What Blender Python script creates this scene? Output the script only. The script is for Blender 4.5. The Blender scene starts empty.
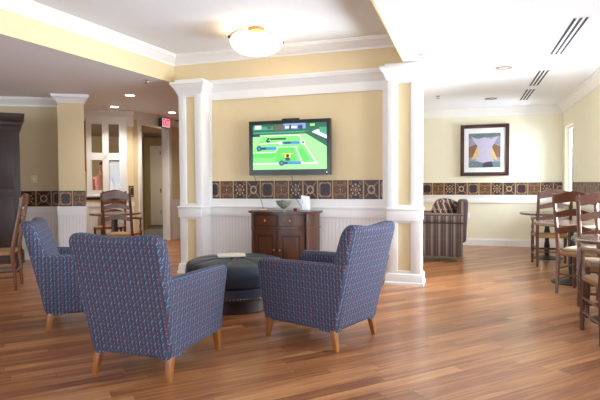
import bpy, bmesh, math, random
from mathutils import Vector, Matrix
random.seed(7)
PI = math.pi
SC = bpy.context.scene
COL = SC.collection

# ------------------------------------------------------------------ helpers
def lin(c):
    c = c / 255.0
    return c / 12.92 if c <= 0.04045 else ((c + 0.055) / 1.055) ** 2.4
def rgb(r, g, b): return (lin(r), lin(g), lin(b), 1.0)

class X:
    """small arithmetic wrapper around shader math nodes"""
    def __init__(s, nt, v): s.nt = nt; s.v = v
    def _m(s, op, *a, clamp=False):
        n = s.nt.nodes.new('ShaderNodeMath'); n.operation = op; n.use_clamp = clamp
        for i, q in enumerate(a):
            q = q.v if isinstance(q, X) else q
            if isinstance(q, (int, float)): n.inputs[i].default_value = q
            else: s.nt.links.new(q, n.inputs[i])
        return X(s.nt, n.outputs[0])
    def __add__(s, o): return s._m('ADD', s, o)
    def __radd__(s, o): return s._m('ADD', o, s)
    def __sub__(s, o): return s._m('SUBTRACT', s, o)
    def __rsub__(s, o): return s._m('SUBTRACT', o, s)
    def __mul__(s, o): return s._m('MULTIPLY', s, o)
    def __rmul__(s, o): return s._m('MULTIPLY', o, s)
    def __truediv__(s, o): return s._m('DIVIDE', s, o)
    def abs(s): return s._m('ABSOLUTE', s)
    def fl(s): return s._m('FLOOR', s)
    def fr(s): return s._m('FRACT', s)
    def sin(s): return s._m('SINE', s)
    def cos(s): return s._m('COSINE', s)
    def sqrt(s): return s._m('SQRT', s)
    def lt(s, o): return s._m('LESS_THAN', s, o)
    def gt(s, o): return s._m('GREATER_THAN', s, o)
    def mx(s, o): return s._m('MAXIMUM', s, o)
    def mn(s, o): return s._m('MINIMUM', s, o)
    def mod(s, o): return s._m('FLOORED_MODULO', s, o)
    def at2(s, o): return s._m('ARCTAN2', s, o)

def newmat(name, col=(0.5, 0.5, 0.5, 1), rough=0.5, metal=0.0, spec=0.5, emit=None, es=0.0, noise=0.0, nscale=8.0, bump=0.0, bscale=60.0, coat=0.0, trans=0.0):
    m = bpy.data.materials.new(name); m.use_nodes = True
    nt = m.node_tree; b = nt.nodes['Principled BSDF']
    b.inputs['Base Color'].default_value = col
    b.inputs['Roughness'].default_value = rough
    b.inputs['Metallic'].default_value = metal
    b.inputs['Specular IOR Level'].default_value = spec
    b.inputs['Coat Weight'].default_value = coat
    b.inputs['Transmission Weight'].default_value = trans
    if emit:
        b.inputs['Emission Color'].default_value = emit
        b.inputs['Emission Strength'].default_value = es
    tc = nt.nodes.new('ShaderNodeTexCoord')
    if noise > 0:
        n = nt.nodes.new('ShaderNodeTexNoise'); n.inputs['Scale'].default_value = nscale
        n.inputs['Detail'].default_value = 4
        nt.links.new(tc.outputs['Object'], n.inputs['Vector'])
        mx = nt.nodes.new('ShaderNodeMix'); mx.data_type = 'RGBA'
        mx.inputs[6].default_value = tuple(c * (1 - noise) for c in col[:3]) + (1,)
        mx.inputs[7].default_value = tuple(min(1, c * (1 + noise)) for c in col[:3]) + (1,)
        nt.links.new(n.outputs['Fac'], mx.inputs[0]); nt.links.new(mx.outputs[2], b.inputs['Base Color'])
    if bump > 0:
        n = nt.nodes.new('ShaderNodeTexNoise'); n.inputs['Scale'].default_value = bscale
        nt.links.new(tc.outputs['Object'], n.inputs['Vector'])
        bp = nt.nodes.new('ShaderNodeBump'); bp.inputs['Strength'].default_value = bump; bp.inputs['Distance'].default_value = 0.01
        nt.links.new(n.outputs['Fac'], bp.inputs['Height']); nt.links.new(bp.outputs[0], b.inputs['Normal'])
    return m

def mixc(nt, fac, a, b):
    mx = nt.nodes.new('ShaderNodeMix'); mx.data_type = 'RGBA'
    f = fac.v if isinstance(fac, X) else fac
    if isinstance(f, (int, float)): mx.inputs[0].default_value = f
    else: nt.links.new(f, mx.inputs[0])
    for i, c in ((6, a), (7, b)):
        if isinstance(c, tuple): mx.inputs[i].default_value = c
        else: nt.links.new(c, mx.inputs[i])
    return mx.outputs[2]

def uvx(nt):
    n = nt.nodes.new('ShaderNodeUVMap'); s = nt.nodes.new('ShaderNodeSeparateXYZ')
    nt.links.new(n.outputs[0], s.inputs[0])
    return X(nt, s.outputs[0]), X(nt, s.outputs[1])

def wood(name, dark, light, rough=0.35, scale=(14, 14, 1.5), coat=0.2):
    m = newmat(name, light, rough=rough, coat=coat); nt = m.node_tree; b = nt.nodes['Principled BSDF']
    tc = nt.nodes.new('ShaderNodeTexCoord'); mp = nt.nodes.new('ShaderNodeMapping'); mp.inputs['Scale'].default_value = scale
    n = nt.nodes.new('ShaderNodeTexNoise'); n.inputs['Scale'].default_value = 2.0; n.inputs['Detail'].default_value = 5; n.inputs['Distortion'].default_value = 0.6
    nt.links.new(tc.outputs['Object'], mp.inputs[0]); nt.links.new(mp.outputs[0], n.inputs['Vector'])
    nt.links.new(mixc(nt, X(nt, n.outputs['Fac']), dark, light), b.inputs['Base Color'])
    b.inputs['Coat Roughness'].default_value = 0.25
    return m

# ---- materials
M = {}
M['cream'] = newmat('cream_paint', rgb(226, 206, 164), 0.75, noise=0.02, bump=0.03, bscale=250)
M['pale'] = newmat('pale_cream_paint', rgb(234, 228, 204), 0.75, noise=0.02, bump=0.03, bscale=250)
M['taupe'] = newmat('taupe_paint', rgb(206, 190, 156), 0.75, noise=0.02)
M['white'] = newmat('white_trim_paint', rgb(238, 236, 234), 0.4, noise=0.01)
M['ceil'] = newmat('ceiling_paint', rgb(234, 235, 238), 0.85, noise=0.01)
M['backceil'] = newmat('ceiling_shade_brown', rgb(120, 98, 78), 0.9)  # brown colour stands in for the shade on unlit ceilings
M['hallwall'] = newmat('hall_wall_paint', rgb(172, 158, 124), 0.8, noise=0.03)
M['carpet'] = newmat('grey_carpet', rgb(122, 124, 122), 0.95, noise=0.12, nscale=40, bump=0.3)
M['oak'] = wood('honey_oak', rgb(126, 70, 26), rgb(176, 110, 50), 0.35)
M['cherry'] = wood('cherry_wood', rgb(46, 22, 10), rgb(104, 56, 28), 0.30, coat=0.4)
M['cherrydark'] = wood('cherry_wood_groove', rgb(30, 12, 6), rgb(58, 26, 14), 0.4, coat=0.2)
M['chairwood'] = wood('chestnut_wood', rgb(60, 28, 10), rgb(122, 66, 30), 0.3, coat=0.3)
M['chairwood2'] = wood('reddish_chestnut_wood', rgb(58, 27, 12), rgb(112, 60, 32), 0.3, coat=0.3)
M['darkwood'] = wood('dark_walnut', rgb(26, 12, 8), rgb(56, 28, 20), 0.5, coat=0.0)
M['tabletop'] = wood('table_top_wood', rgb(92, 68, 56), rgb(128, 102, 86), 0.22, coat=0.5)
M['lightwood'] = wood('light_wood', rgb(140, 92, 44), rgb(170, 116, 60), 0.4)
M['frame'] = newmat('mahogany_frame', rgb(62, 30, 26), 0.3, noise=0.2)
M['mat'] = newmat('mat_board', rgb(244, 244, 246), 0.8)
M['leather'] = newmat('navy_leather', rgb(40, 46, 60), 0.36, spec=0.5, noise=0.12, nscale=12, bump=0.12, bscale=90)
M['nail'] = newmat('nickel_nailhead', rgb(200, 195, 190), 0.25, 1.0)
M['black'] = newmat('black_plastic', rgb(14, 14, 16), 0.25)
M['dark'] = newmat('dark_slot', rgb(36, 36, 52), 0.6)
M['blackmetal'] = newmat('black_iron', rgb(24, 22, 22), 0.4, 0.3)
M['rush'] = newmat('woven_rush', rgb(150, 112, 72), 0.8, noise=0.2, nscale=50, bump=0.5, bscale=80)
M['cushion'] = newmat('pale_seat_pad', rgb(160, 138, 112), 0.85, noise=0.1, nscale=30)
M['brass'] = newmat('brushed_brass', rgb(196, 134, 74), 0.32, 0.8)
M['lampmetal'] = newmat('aged_brass', rgb(128, 84, 44), 0.45, 0.4)
M['bronze'] = newmat('bronze_ring', rgb(150, 116, 92), 0.45, 0.3)
M['glow'] = newmat('lit_bowl_glass', rgb(255, 244, 224), 0.3, emit=(1, 0.80, 0.55, 1), es=1.15)
M['canlit'] = newmat('lit_lamp', rgb(255, 250, 240), 0.3, emit=(1, 0.92, 0.8, 1), es=14.0)
M['canoff'] = newmat('unlit_lamp', rgb(190, 180, 172), 0.4)
M['plastic'] = newmat('white_plastic', rgb(240, 240, 244), 0.3)
M['greyplastic'] = newmat('grey_plastic', rgb(150, 152, 158), 0.4)
M['ivory'] = newmat('ivory_plastic', rgb(224, 208, 160), 0.4)
M['blueled'] = newmat('blue_led', rgb(40, 90, 220), 0.3, emit=(0.1, 0.3, 1, 1), es=1.0)
M['red'] = newmat('dark_red_glass', rgb(140, 30, 28), 0.25)
M['green'] = newmat('leaf_green', rgb(104, 120, 50), 0.7, noise=0.3, nscale=30)
M['paper'] = newmat('magazine_paper', rgb(214, 204, 180), 0.6)
M['cover'] = newmat('magazine_cover', rgb(222, 214, 196), 0.4, noise=0.15, nscale=14)
M['exitred'] = newmat('exit_red', rgb(220, 40, 80), 0.4, emit=(1, 0.03, 0.12, 1), es=0.9)
M['exitwhite'] = newmat('exit_white', rgb(250, 225, 230), 0.4, emit=(1, 0.75, 0.8, 1), es=0.35)
M['exitbox'] = newmat('exit_housing', rgb(70, 72, 70), 0.5)
M['skin'] = newmat('skin', rgb(214, 160, 130), 0.6)
M['hair'] = newmat('dark_hair', rgb(46, 26, 20), 0.5)
M['pinktop'] = newmat('pink_top', rgb(214, 150, 150), 0.8, noise=0.35, nscale=18)
M['redskirt'] = newmat('red_skirt', rgb(170, 26, 34), 0.8)
M['blind'] = newmat('blind_slats', rgb(200, 214, 226), 0.6)
M['grass'] = newmat('lawn', rgb(120, 140, 80), 0.9, noise=0.3)

g = bpy.data.materials.new('clear_glass'); g.use_nodes = True; M['glass'] = g
nt = g.node_tree; nt.nodes.clear()
o_ = nt.nodes.new('ShaderNodeOutputMaterial'); tr = nt.nodes.new('ShaderNodeBsdfTransparent'); gl = nt.nodes.new('ShaderNodeBsdfGlossy')
gl.inputs['Roughness'].default_value = 0.02; fz = nt.nodes.new('ShaderNodeFresnel'); fz.inputs[0].default_value = 1.45; mxs = nt.nodes.new('ShaderNodeMixShader')
nt.links.new(fz.outputs[0], mxs.inputs[0]); nt.links.new(tr.outputs[0], mxs.inputs[1]); nt.links.new(gl.outputs[0], mxs.inputs[2]); nt.links.new(mxs.outputs[0], o_.inputs[0])
g2 = g.copy(); g2.name = 'anti_reflective_glass'; M['artglass'] = g2
for n__ in g2.node_tree.nodes:
    if n__.type == 'FRESNEL': n__.inputs[0].default_value = 1.04
M['bowlglass'] = newmat('bowl_glass', rgb(225, 228, 215), 0.05, trans=0.75)

def beadboard(name='beadboard_paint', pitch=0.05):
    m = newmat(name, rgb(234, 231, 228), 0.45); nt = m.node_tree; b = nt.nodes['Principled BSDF']
    u, v = uvx(nt)
    f = ((u / pitch).fr() - 0.5).abs()
    gr = f.lt(0.06)
    bp = nt.nodes.new('ShaderNodeBump'); bp.inputs['Strength'].default_value = 0.9; bp.inputs['Distance'].default_value = 0.004; bp.invert = True
    nt.links.new(gr.v, bp.inputs['Height']); nt.links.new(bp.outputs[0], b.inputs['Normal'])
    nt.links.new(mixc(nt, gr, rgb(234, 231, 228), rgb(212, 208, 205)), b.inputs['Base Color'])
    return m
M['bead'] = beadboard()

def fabric():
    m = newmat('blue_woven_fabric', rgb(64, 72, 106), 0.9, spec=0.2); nt = m.node_tree; b = nt.nodes['Principled BSDF']
    u, v = uvx(nt)
    P = 0.056
    uu = u / P
    vv = v / 0.05
    # red wavy dashes, one column each period
    w = ((vv * (2 * PI)).sin()) * 0.05
    ra = ((uu + w).fr() - 0.25).abs().lt(0.07) * (vv.fr()).lt(0.62)
    # light blue S chains on the other column, half-drop
    v2 = vv + 0.5
    w2 = ((v2 * (2 * PI)).sin()) * 0.09
    ba = ((uu + w2).fr() - 0.75).abs().lt(0.055) * ((v2.fr() - 0.5).abs()).lt(0.27)
    # thin darker vertical columns between
    da = (((uu * 2.0).fr() - 0.0).abs()).lt(0.16)
    # small pale teal specks
    sp = ((uu * 2.0 + 0.02).fr() - 0.5).abs().lt(0.09) * ((vv * 2.0).fr()).lt(0.22)
    c = mixc(nt, da * 0.7, rgb(72, 78, 98), rgb(50, 55, 74))
    c = mixc(nt, ra * 0.9, c, rgb(146, 64, 72))
    c = mixc(nt, ba * 0.9, c, rgb(112, 138, 164))
    c = mixc(nt, sp * 0.6, c, rgb(150, 166, 178))
    nt.links.new(c, b.inputs['Base Color'])
    tc = nt.nodes.new('ShaderNodeTexCoord'); n = nt.nodes.new('ShaderNodeTexNoise'); n.inputs['Scale'].default_value = 220
    nt.links.new(tc.outputs['Object'], n.inputs['Vector'])
    bp = nt.nodes.new('ShaderNodeBump'); bp.inputs['Strength'].default_value = 0.35; bp.inputs['Distance'].default_value = 0.003
    nt.links.new(n.outputs['Fac'], bp.inputs['Height']); nt.links.new(bp.outputs[0], b.inputs['Normal'])
    b.inputs['Sheen Weight'].default_value = 0.04
    return m
M['fabric'] = fabric()

def stripes():
    m = newmat('striped_fabric', rgb(120, 100, 80), 0.85, spec=0.2); nt = m.node_tree; b = nt.nodes['Principled BSDF']
    u, v = uvx(nt)
    f = (u / 0.115).fr()
    c = mixc(nt, f.lt(0.24), rgb(98, 82, 72), rgb(38, 36, 62))
    c = mixc(nt, (f - 0.52).abs().lt(0.10), c, rgb(126, 108, 88))
    c = mixc(nt, (f - 0.78).abs().lt(0.06), c, rgb(66, 48, 50))
    c = mixc(nt, (f - 0.13).abs().lt(0.02), c, rgb(112, 98, 92))
    nt.links.new(c, b.inputs['Base Color'])
    return m
M['stripe'] = stripes()

def plaid():
    m = newmat('patterned_pillow_fabric', rgb(90, 70, 60), 0.9, spec=0.2); nt = m.node_tree; b = nt.nodes['Principled BSDF']
    u, v = uvx(nt)
    f = ((u + v * 0.35) / 0.085).fr(); h = (v / 0.13).fr()
    c = mixc(nt, f.lt(0.22), rgb(92, 72, 66), rgb(176, 150, 124))
    c = mixc(nt, h.lt(0.16), c, rgb(150, 126, 104))
    c = mixc(nt, (f - 0.6).abs().lt(0.1), c, rgb(52, 40, 56))
    nt.links.new(c, b.inputs['Base Color'])
    return m
M['plaid'] = plaid()

def tiles():
    m = newmat('patterned_border_tiles', rgb(70, 40, 34), 0.4); nt = m.node_tree; b = nt.nodes['Principled BSDF']
    u, v = uvx(nt)
    idx = u.fl().mod(4.0)
    x = u.fr() - 0.5; y = v - 0.5
    ax = x.abs(); ay = y.abs()
    r = (x * x + y * y).sqrt(); a = y.at2(x)
    mxy = ax.mx(ay)
    plum = rgb(40, 20, 24); brown = rgb(54, 30, 22); tan = rgb(150, 104, 62); lite = rgb(178, 146, 114); rust = rgb(84, 48, 28)
    # A: framed plum square with a concave tan outline
    e = mxy + (ax * ay) * 1.0 - 0.06
    A = mixc(nt, (mxy - 0.36).abs().lt(0.035), brown, tan)
    A = mixc(nt, mxy.lt(0.26), A, plum)
    A = mixc(nt, ((ax + ay) - 0.60).abs().lt(0.03) * mxy.lt(0.42), A, lite)
    # B: tan field with two brown rings and dots
    rx = ((ax - 0.2) * (ax - 0.2) + y * y).sqrt()
    B = mixc(nt, (rx - 0.15).abs().lt(0.035), rgb(124, 82, 48), brown)
    B = mixc(nt, rx.lt(0.055), B, plum)
    B = mixc(nt, ((ay - 0.36).abs().lt(0.05)) * ((ax * 16.0).sin().gt(0.0)), B, rust)
    B = mixc(nt, r.lt(0.05), B, lite)
    # C: plum field with a pale flower medallion and corner dots
    pet = (r - 0.27).abs().lt(0.05) * (a * 8.0).cos().gt(-0.1)
    C_ = mixc(nt, pet, plum, lite)
    C_ = mixc(nt, (r - 0.13).abs().lt(0.025), C_, tan)
    C_ = mixc(nt, r.lt(0.06), C_, lite)
    rc = ((ax - 0.34) * (ax - 0.34) + (ay - 0.36) * (ay - 0.36)).sqrt()
    C_ = mixc(nt, (rc - 0.08).abs().lt(0.03), C_, tan)
    # D: brown with diagonal cross
    D = mixc(nt, (ax - ay).abs().lt(0.05), rgb(56, 32, 26), tan)
    D = mixc(nt, (r - 0.2).abs().lt(0.04), D, lite)
    D = mixc(nt, r.lt(0.1), D, plum)
    c = mixc(nt, idx.lt(0.5), B, A)
    c = mixc(nt, (idx - 2.0).abs().lt(0.5), c, C_)
    c = mixc(nt, idx.gt(2.5), c, D)
    edge = ax.gt(0.455)
    c = mixc(nt, ax.gt(0.40), c, rgb(48, 28, 24))
    c = mixc(nt, ay.gt(0.43), c, rgb(44, 26, 22))
    c = mixc(nt, edge, c, rgb(178, 140, 92))
    nt.links.new(c, b.inputs['Base Color'])
    return m
M['tiles'] = tiles()

def planks():
    m = newmat('laminate_planks', rgb(160, 100, 64), 0.3, spec=0.5); nt = m.node_tree; b = nt.nodes['Principled BSDF']
    tc = nt.nodes.new('ShaderNodeTexCoord'); mp = nt.nodes.new('ShaderNodeMapping'); mp.vector_type = 'POINT'
    mp.inputs['Rotation'].default_value = (0, 0, math.radians(-46))
    nt.links.new(tc.outputs['Object'], mp.inputs[0])
    s = nt.nodes.new('ShaderNodeSeparateXYZ'); nt.links.new(mp.outputs[0], s.inputs[0])
    U = X(nt, s.outputs[0]); V = X(nt, s.outputs[1])
    W = 0.098; L = 1.15
    row = (V / W).fl()
    wn = nt.nodes.new('ShaderNodeTexWhiteNoise'); wn.noise_dimensions = '1D'; nt.links.new(row.v, wn.inputs['W'])
    off = X(nt, wn.outputs['Value'])
    cu = U / L + off
    cell = cu.fl()
    wn2 = nt.nodes.new('ShaderNodeTexWhiteNoise'); wn2.noise_dimensions = '2D'
    cb = nt.nodes.new('ShaderNodeCombineXYZ'); nt.links.new(row.v, cb.inputs[0]); nt.links.new(cell.v, cb.inputs[1])
    nt.links.new(cb.outputs[0], wn2.inputs['Vector'])
    rnd = X(nt, wn2.outputs['Value'])
    # grain
    cg = nt.nodes.new('ShaderNodeCombineXYZ')
    nt.links.new((U * 1.3 + rnd * 17.0).v, cg.inputs[0]); nt.links.new((V * 26.0).v, cg.inputs[1]); nt.links.new((rnd * 9.0).v, cg.inputs[2])
    n = nt.nodes.new('ShaderNodeTexNoise'); n.inputs['Scale'].default_value = 1.4; n.inputs['Detail'].default_value = 5; n.inputs['Distortion'].default_value = 0.4
    nt.links.new(cg.outputs[0], n.inputs['Vector'])
    gr = X(nt, n.outputs['Fac'])
    t = (rnd * 0.60 + (gr - 0.5) * 1.7 + 0.22)
    t = t._m('ADD', t, 0.0, clamp=True)
    rp = nt.nodes.new('ShaderNodeValToRGB'); rp.color_ramp.elements[0].color = rgb(112, 64, 38); rp.color_ramp.elements[1].color = rgb(198, 142, 92)
    k = rp.color_ramp.elements.new(0.5); k.color = rgb(158, 100, 60)
    nt.links.new(t.v, rp.inputs[0])
    seam = ((V / W).fr() - 0.5).abs().gt(0.488).mx((cu.fr() - 0.5).abs().gt(0.498))
    c = mixc(nt, seam * 0.45, rp.outputs[0], rgb(84, 48, 32))
    nt.links.new(c, b.inputs['Base Color'])
    b.inputs['Coat Weight'].default_value = 0.3; b.inputs['Coat Roughness'].default_value = 0.22
    nt.links.new((gr * 0.12 + 0.27).v, b.inputs['Roughness'])
    return m
M['planks'] = planks()

# ------------------------------------------------------------------ mesh builder
class MB:
    def __init__(s): s.bm = bmesh.new(); s.mats = []; s.uv = s.bm.loops.layers.uv.new('UVMap')
    def mi(s, m):
        m = M[m] if isinstance(m, str) else m
        if m not in s.mats: s.mats.append(m)
        return s.mats.index(m)
    def face(s, vs, k):
        try: f = s.bm.faces.new(vs)
        except ValueError: return None
        f.material_index = k; return f
    def prism(s, poly, z0, z1, m, M4=None):
        k = s.mi(m)
        A = [s.bm.verts.new((p[0], p[1], z0)) for p in poly]; B = [s.bm.verts.new((p[0], p[1], z1)) for p in poly]
        s.face(A[::-1], k); s.face(B, k); n = len(poly)
        for i in range(n): s.face([A[i], A[(i + 1) % n], B[(i + 1) % n], B[i]], k)
        if M4 is not None: bmesh.ops.transform(s.bm, matrix=M4, verts=A + B)
        return A + B
    def box(s, x0, x1, y0, y1, z0, z1, m, bev=0.0, seg=2, M4=None):
        if bev > 0:
            t = bmesh.new()
            vs = [t.verts.new((x, y, z)) for x in (x0, x1) for y in (y0, y1) for z in (z0, z1)]
            for q in ((0, 1, 3, 2), (4, 6, 7, 5), (0, 4, 5, 1), (2, 3, 7, 6), (0, 2, 6, 4), (1, 5, 7, 3)): t.faces.new([vs[i] for i in q])
            bmesh.ops.bevel(t, geom=t.edges[:], offset=bev, segments=seg, profile=0.5, affect='EDGES')
            s.merge(t, m, M4); return
        return s.prism([(x0, y0), (x1, y0), (x1, y1), (x0, y1)], z0, z1, m, M4)
    def merge(s, t, m, M4=None):
        k = s.mi(m); mp = {}
        for v in t.verts:
            co = M4 @ v.co if M4 is not None else v.co
            mp[v] = s.bm.verts.new(co)
        for f in t.faces:
            s.face([mp[v] for v in f.verts], k)
        t.free()
    def hexa(s, p, m, bev=0.0, seg=3):
        """p: 8 points, bottom ring 4 then top ring 4, both counter-clockwise"""
        t = bmesh.new(); v = [t.verts.new(q) for q in p]
        for q in ((3, 2, 1, 0), (4, 5, 6, 7), (0, 1, 5, 4), (1, 2, 6, 5), (2, 3, 7, 6), (3, 0, 4, 7)): t.faces.new([v[i] for i in q])
        if bev > 0: bmesh.ops.bevel(t, geom=t.edges[:], offset=bev, segments=seg, profile=0.5, affect='EDGES')
        s.merge(t, m)
    def slab(s, outline, d0, d1, r, fn, m, n=4):
        """rounded slab: outline (u,v) CCW, extruded between depths d0<d1 with rounded rims radius r; fn(u,v,d)->xyz"""
        k = s.mi(m); N = len(outline)
        nm = []
        for i in range(N):
            a = Vector(outline[i - 1]); b = Vector(outline[i]); c = Vector(outline[(i + 1) % N])
            e1 = (b - a).normalized(); e2 = (c - b).normalized(); t = (e1 + e2)
            t = t.normalized() if t.length > 1e-6 else e1
            nm.append(Vector((-t.y, t.x)) / max(0.5, t.dot(e1)))
        prof = []
        for j in range(n + 1):
            a = PI / 2 * j / n; prof.append((r * (1 - math.sin(a)), d0 + r * (1 - math.cos(a))))
        prof += [(i, d0 + d1 - d) for i, d in prof[::-1]]
        rings = []
        for ins, d in prof:
            rings.append([s.bm.verts.new(fn(outline[i][0] + nm[i].x * ins, outline[i][1] + nm[i].y * ins, d)) for i in range(N)])
        s.face(rings[0][::-1], k); s.face(rings[-1], k)
        for A, B in zip(rings, rings[1:]):
            for i in range(N): s.face([A[i], A[(i + 1) % N], B[(i + 1) % N], B[i]], k)
    def lathe(s, prof, m, c=(0, 0, 0), n=24, M4=None, a0=0.0):
        k = s.mi(m); new = []; rings = []
        for r, z in prof:
            if r < 1e-5: v = s.bm.verts.new((c[0], c[1], c[2] + z)); rings.append([v]); new.append(v)
            else:
                R_ = [s.bm.verts.new((c[0] + r * math.cos(a0 + 2 * PI * i / n), c[1] + r * math.sin(a0 + 2 * PI * i / n), c[2] + z)) for i in range(n)]
                rings.append(R_); new += R_
        for A, B in zip(rings, rings[1:]):
            for i in range(n):
                j = (i + 1) % n
                if len(A) == 1 and len(B) == 1: continue
                if len(A) == 1: s.face([A[0], B[j], B[i]], k)
                elif len(B) == 1: s.face([A[i], A[j], B[0]], k)
                else: s.face([A[i], A[j], B[j], B[i]], k)
        if len(rings[0]) > 1: s.face(rings[0][::-1], k)
        if len(rings[-1]) > 1: s.face(rings[-1], k)
        if M4 is not None: bmesh.ops.transform(s.bm, matrix=M4, verts=new)
    def tube(s, pts, rad, m, n=8):
        k = s.mi(m); pts = [Vector(p) for p in pts]
        rad = rad if isinstance(rad, (list, tuple)) else [rad] * len(pts)
        rings = []; up0 = None
        for i, p in enumerate(pts):
            d = (pts[min(i + 1, len(pts) - 1)] - pts[max(i - 1, 0)]).normalized()
            if up0 is None:
                up0 = Vector((0, 0, 1)) if abs(d.z) < 0.9 else Vector((1, 0, 0))
            a = d.cross(up0).normalized(); b = a.cross(d).normalized(); up0 = b
            rings.append([s.bm.verts.new(p + (a * math.cos(2 * PI * j / n) + b * math.sin(2 * PI * j / n)) * rad[i]) for j in range(n)])
        s.face(rings[0], k); s.face(rings[-1][::-1], k)
        for A, B in zip(rings, rings[1:]):
            for i in range(n): s.face([A[i], B[i], B[(i + 1) % n], A[(i + 1) % n]], k)
    def mold(s, path, prof, m, closed=False):
        """sweep profile (offset to the right-hand side of the path, z) along a 2D path with mitres"""
        k = s.mi(m); N = len(path); P = [Vector(p) for p in path]; rings = []
        for i in range(N):
            if closed: a, b, c = P[i - 1], P[i], P[(i + 1) % N]
            else: a = P[max(i - 1, 0)]; b = P[i]; c = P[min(i + 1, N - 1)]
            e1 = (b - a).normalized() if (b - a).length > 0 else (c - b).normalized()
            e2 = (c - b).normalized() if (c - b).length > 0 else e1
            t = (e1 + e2).normalized(); nn = Vector((t.y, -t.x)) / max(0.3, t.dot(e1))
            rings.append([s.bm.verts.new((b.x + nn.x * o, b.y + nn.y * o, z)) for o, z in prof])
        L = len(prof)
        pairs = list(zip(rings, rings[1:])) + ([(rings[-1], rings[0])] if closed else [])
        for A, B in pairs:
            for i in range(L): s.face([A[i], B[i], B[(i + 1) % L], A[(i + 1) % L]], k)
        if not closed: s.face(rings[0], k); s.face(rings[-1][::-1], k)
    def boxuv(s, along=None):
        s.bm.normal_update()
        for f in s.bm.faces:
            n = f.normal; ax = max(range(3), key=lambda i: abs(n[i]))
            for l in f.loops:
                c = l.vert.co
                if along is not None and ax != 2: l[s.uv].uv = (c.x * along[0] + c.y * along[1], c.z)
                else: l[s.uv].uv = (c.y, c.z) if ax == 0 else (c.x, c.z) if ax == 1 else (c.x, c.y)
    def build(s, name, parent=None, smooth=True, ang=40, uv=True, loc=None, rotz=None, along=None):
        bmesh.ops.recalc_face_normals(s.bm, faces=s.bm.faces[:])
        if uv: s.boxuv(along)
        me = bpy.data.meshes.new(name); s.bm.to_mesh(me); s.bm.free()
        for m in s.mats: me.materials.append(m)
        if smooth:
            for p in me.polygons: p.use_smooth = True
            try: me.set_sharp_from_angle(angle=math.radians(ang))
            except Exception: pass
        o = bpy.data.objects.new(name, me); COL.objects.link(o)
        if parent: o.parent = parent
        if loc is not None: o.location = loc
        if rotz is not None: o.rotation_euler = (0, 0, rotz)
        return o

def tag(o, label=None, cat=None, group=None, kind=None):
    if label: o['label'] = label
    if cat: o['category'] = cat
    if group: o['group'] = group
    if kind: o['kind'] = kind
    return o
def struct(mb, name, label=None, **kw):
    o = mb.build(name, **kw); o['kind'] = 'structure'
    if label: o['label'] = label
    return o
def empty(name, loc, rotz=0, label=None, cat=None, group=None):
    o = bpy.data.objects.new(name, None); COL.objects.link(o); o.location = loc; o.rotation_euler = (0, 0, rotz); o.empty_display_size = 0.1
    return tag(o, label, cat, group)
def copy_tree(o, parent=None):
    kids = [c for c in bpy.data.objects if c.parent == o]
    c = o.copy(); COL.objects.link(c)
    if parent: c.parent = parent
    for k in kids: copy_tree(k, c)
    return c
def frame_at(p, ang):  # matrix: local x along wall, y into wall
    return Matrix.Translation(Vector((p[0], p[1], 0))) @ Matrix.Rotation(ang, 4, 'Z')

def wall(mb, p, q, th, z0, z1, m, ops=()):
    """wall between p and q, thickness th to the LEFT of p->q; ops: (s0,s1,z0,z1) openings"""
    p = Vector(p); q = Vector(q); L = (q - p).length; ang = math.atan2(q.y - p.y, q.x - p.x); T = frame_at(p, ang)
    s = 0.0
    for (a, b, c, d) in sorted(ops):
        if a > s: mb.box(s, a, 0, th, z0, z1, m, M4=T)
        if c > z0: mb.box(a, b, 0, th, z0, c, m, M4=T)
        if d < z1: mb.box(a, b, 0, th, d, z1, m, M4=T)
        s = b
    if s < L: mb.box(s, L, 0, th, z0, z1, m, M4=T)
    return T

CZ = 2.70; TZ = 3.07
def crown(z, h=0.16, p=0.12):
    return [(0.0, z), (0.0, z - h), (0.012, z - h), (0.016, z - h * 0.82), (p * 0.3, z - h * 0.7), (p * 0.62, z - h * 0.38), (p * 0.85, z - h * 0.26), (p * 0.87, z - h * 0.14), (p, z - h * 0.12), (p, z)]
def baseprof(h=0.15, t=0.02): return [(0, 0), (t, 0), (t, h * 0.78), (t * 0.6, h * 0.86), (t * 0.5, h), (0, h)]

# ------------------------------------------------------------------ structure
PILR = (-0.906, -0.506); PILL = (-3.815, -3.46)
t_ = Vector((0.841, 0.541)); n_ = Vector((-0.541, 0.841)); Cn = Vector((-6.3, 8.68))       # window wall frame
c0 = Vector((-6.22, 6.62)); t2 = Vector((0.875, 0.485)).normalized(); n2 = Vector((-t2.y, t2.x))  # column / left wall frame
A2 = math.atan2(t2.y, t2.x); A1 = math.atan2(t_.y, t_.x)

mb = MB(); mb.box(-13, 2.6, -4.3, 16.5, -0.12, 0, 'planks'); struct(mb, 'floor', 'wood laminate plank floor laid diagonally', smooth=False)
# hall carpet beyond the exit doorway
mb = MB(); hp = [Vector((-6.36, 8.76)), Vector((-6.36, 10.2)), Vector((-6.5, 10.2)) + n_ * 7.0, Cn + n_ * 7.0]
hp = [Vector((-6.34, 8.9)), Vector((-6.34, 10.0)), Vector((-6.34, 10.0)) + n_ * 5.2, Cn + n_ * 6.9 + t_ * 0.1]
mb.prism([tuple(v) for v in hp][::-1], 0.0, 0.012, 'carpet'); struct(mb, 'floor', 'grey hall carpet beyond the doorway', smooth=False)

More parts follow.
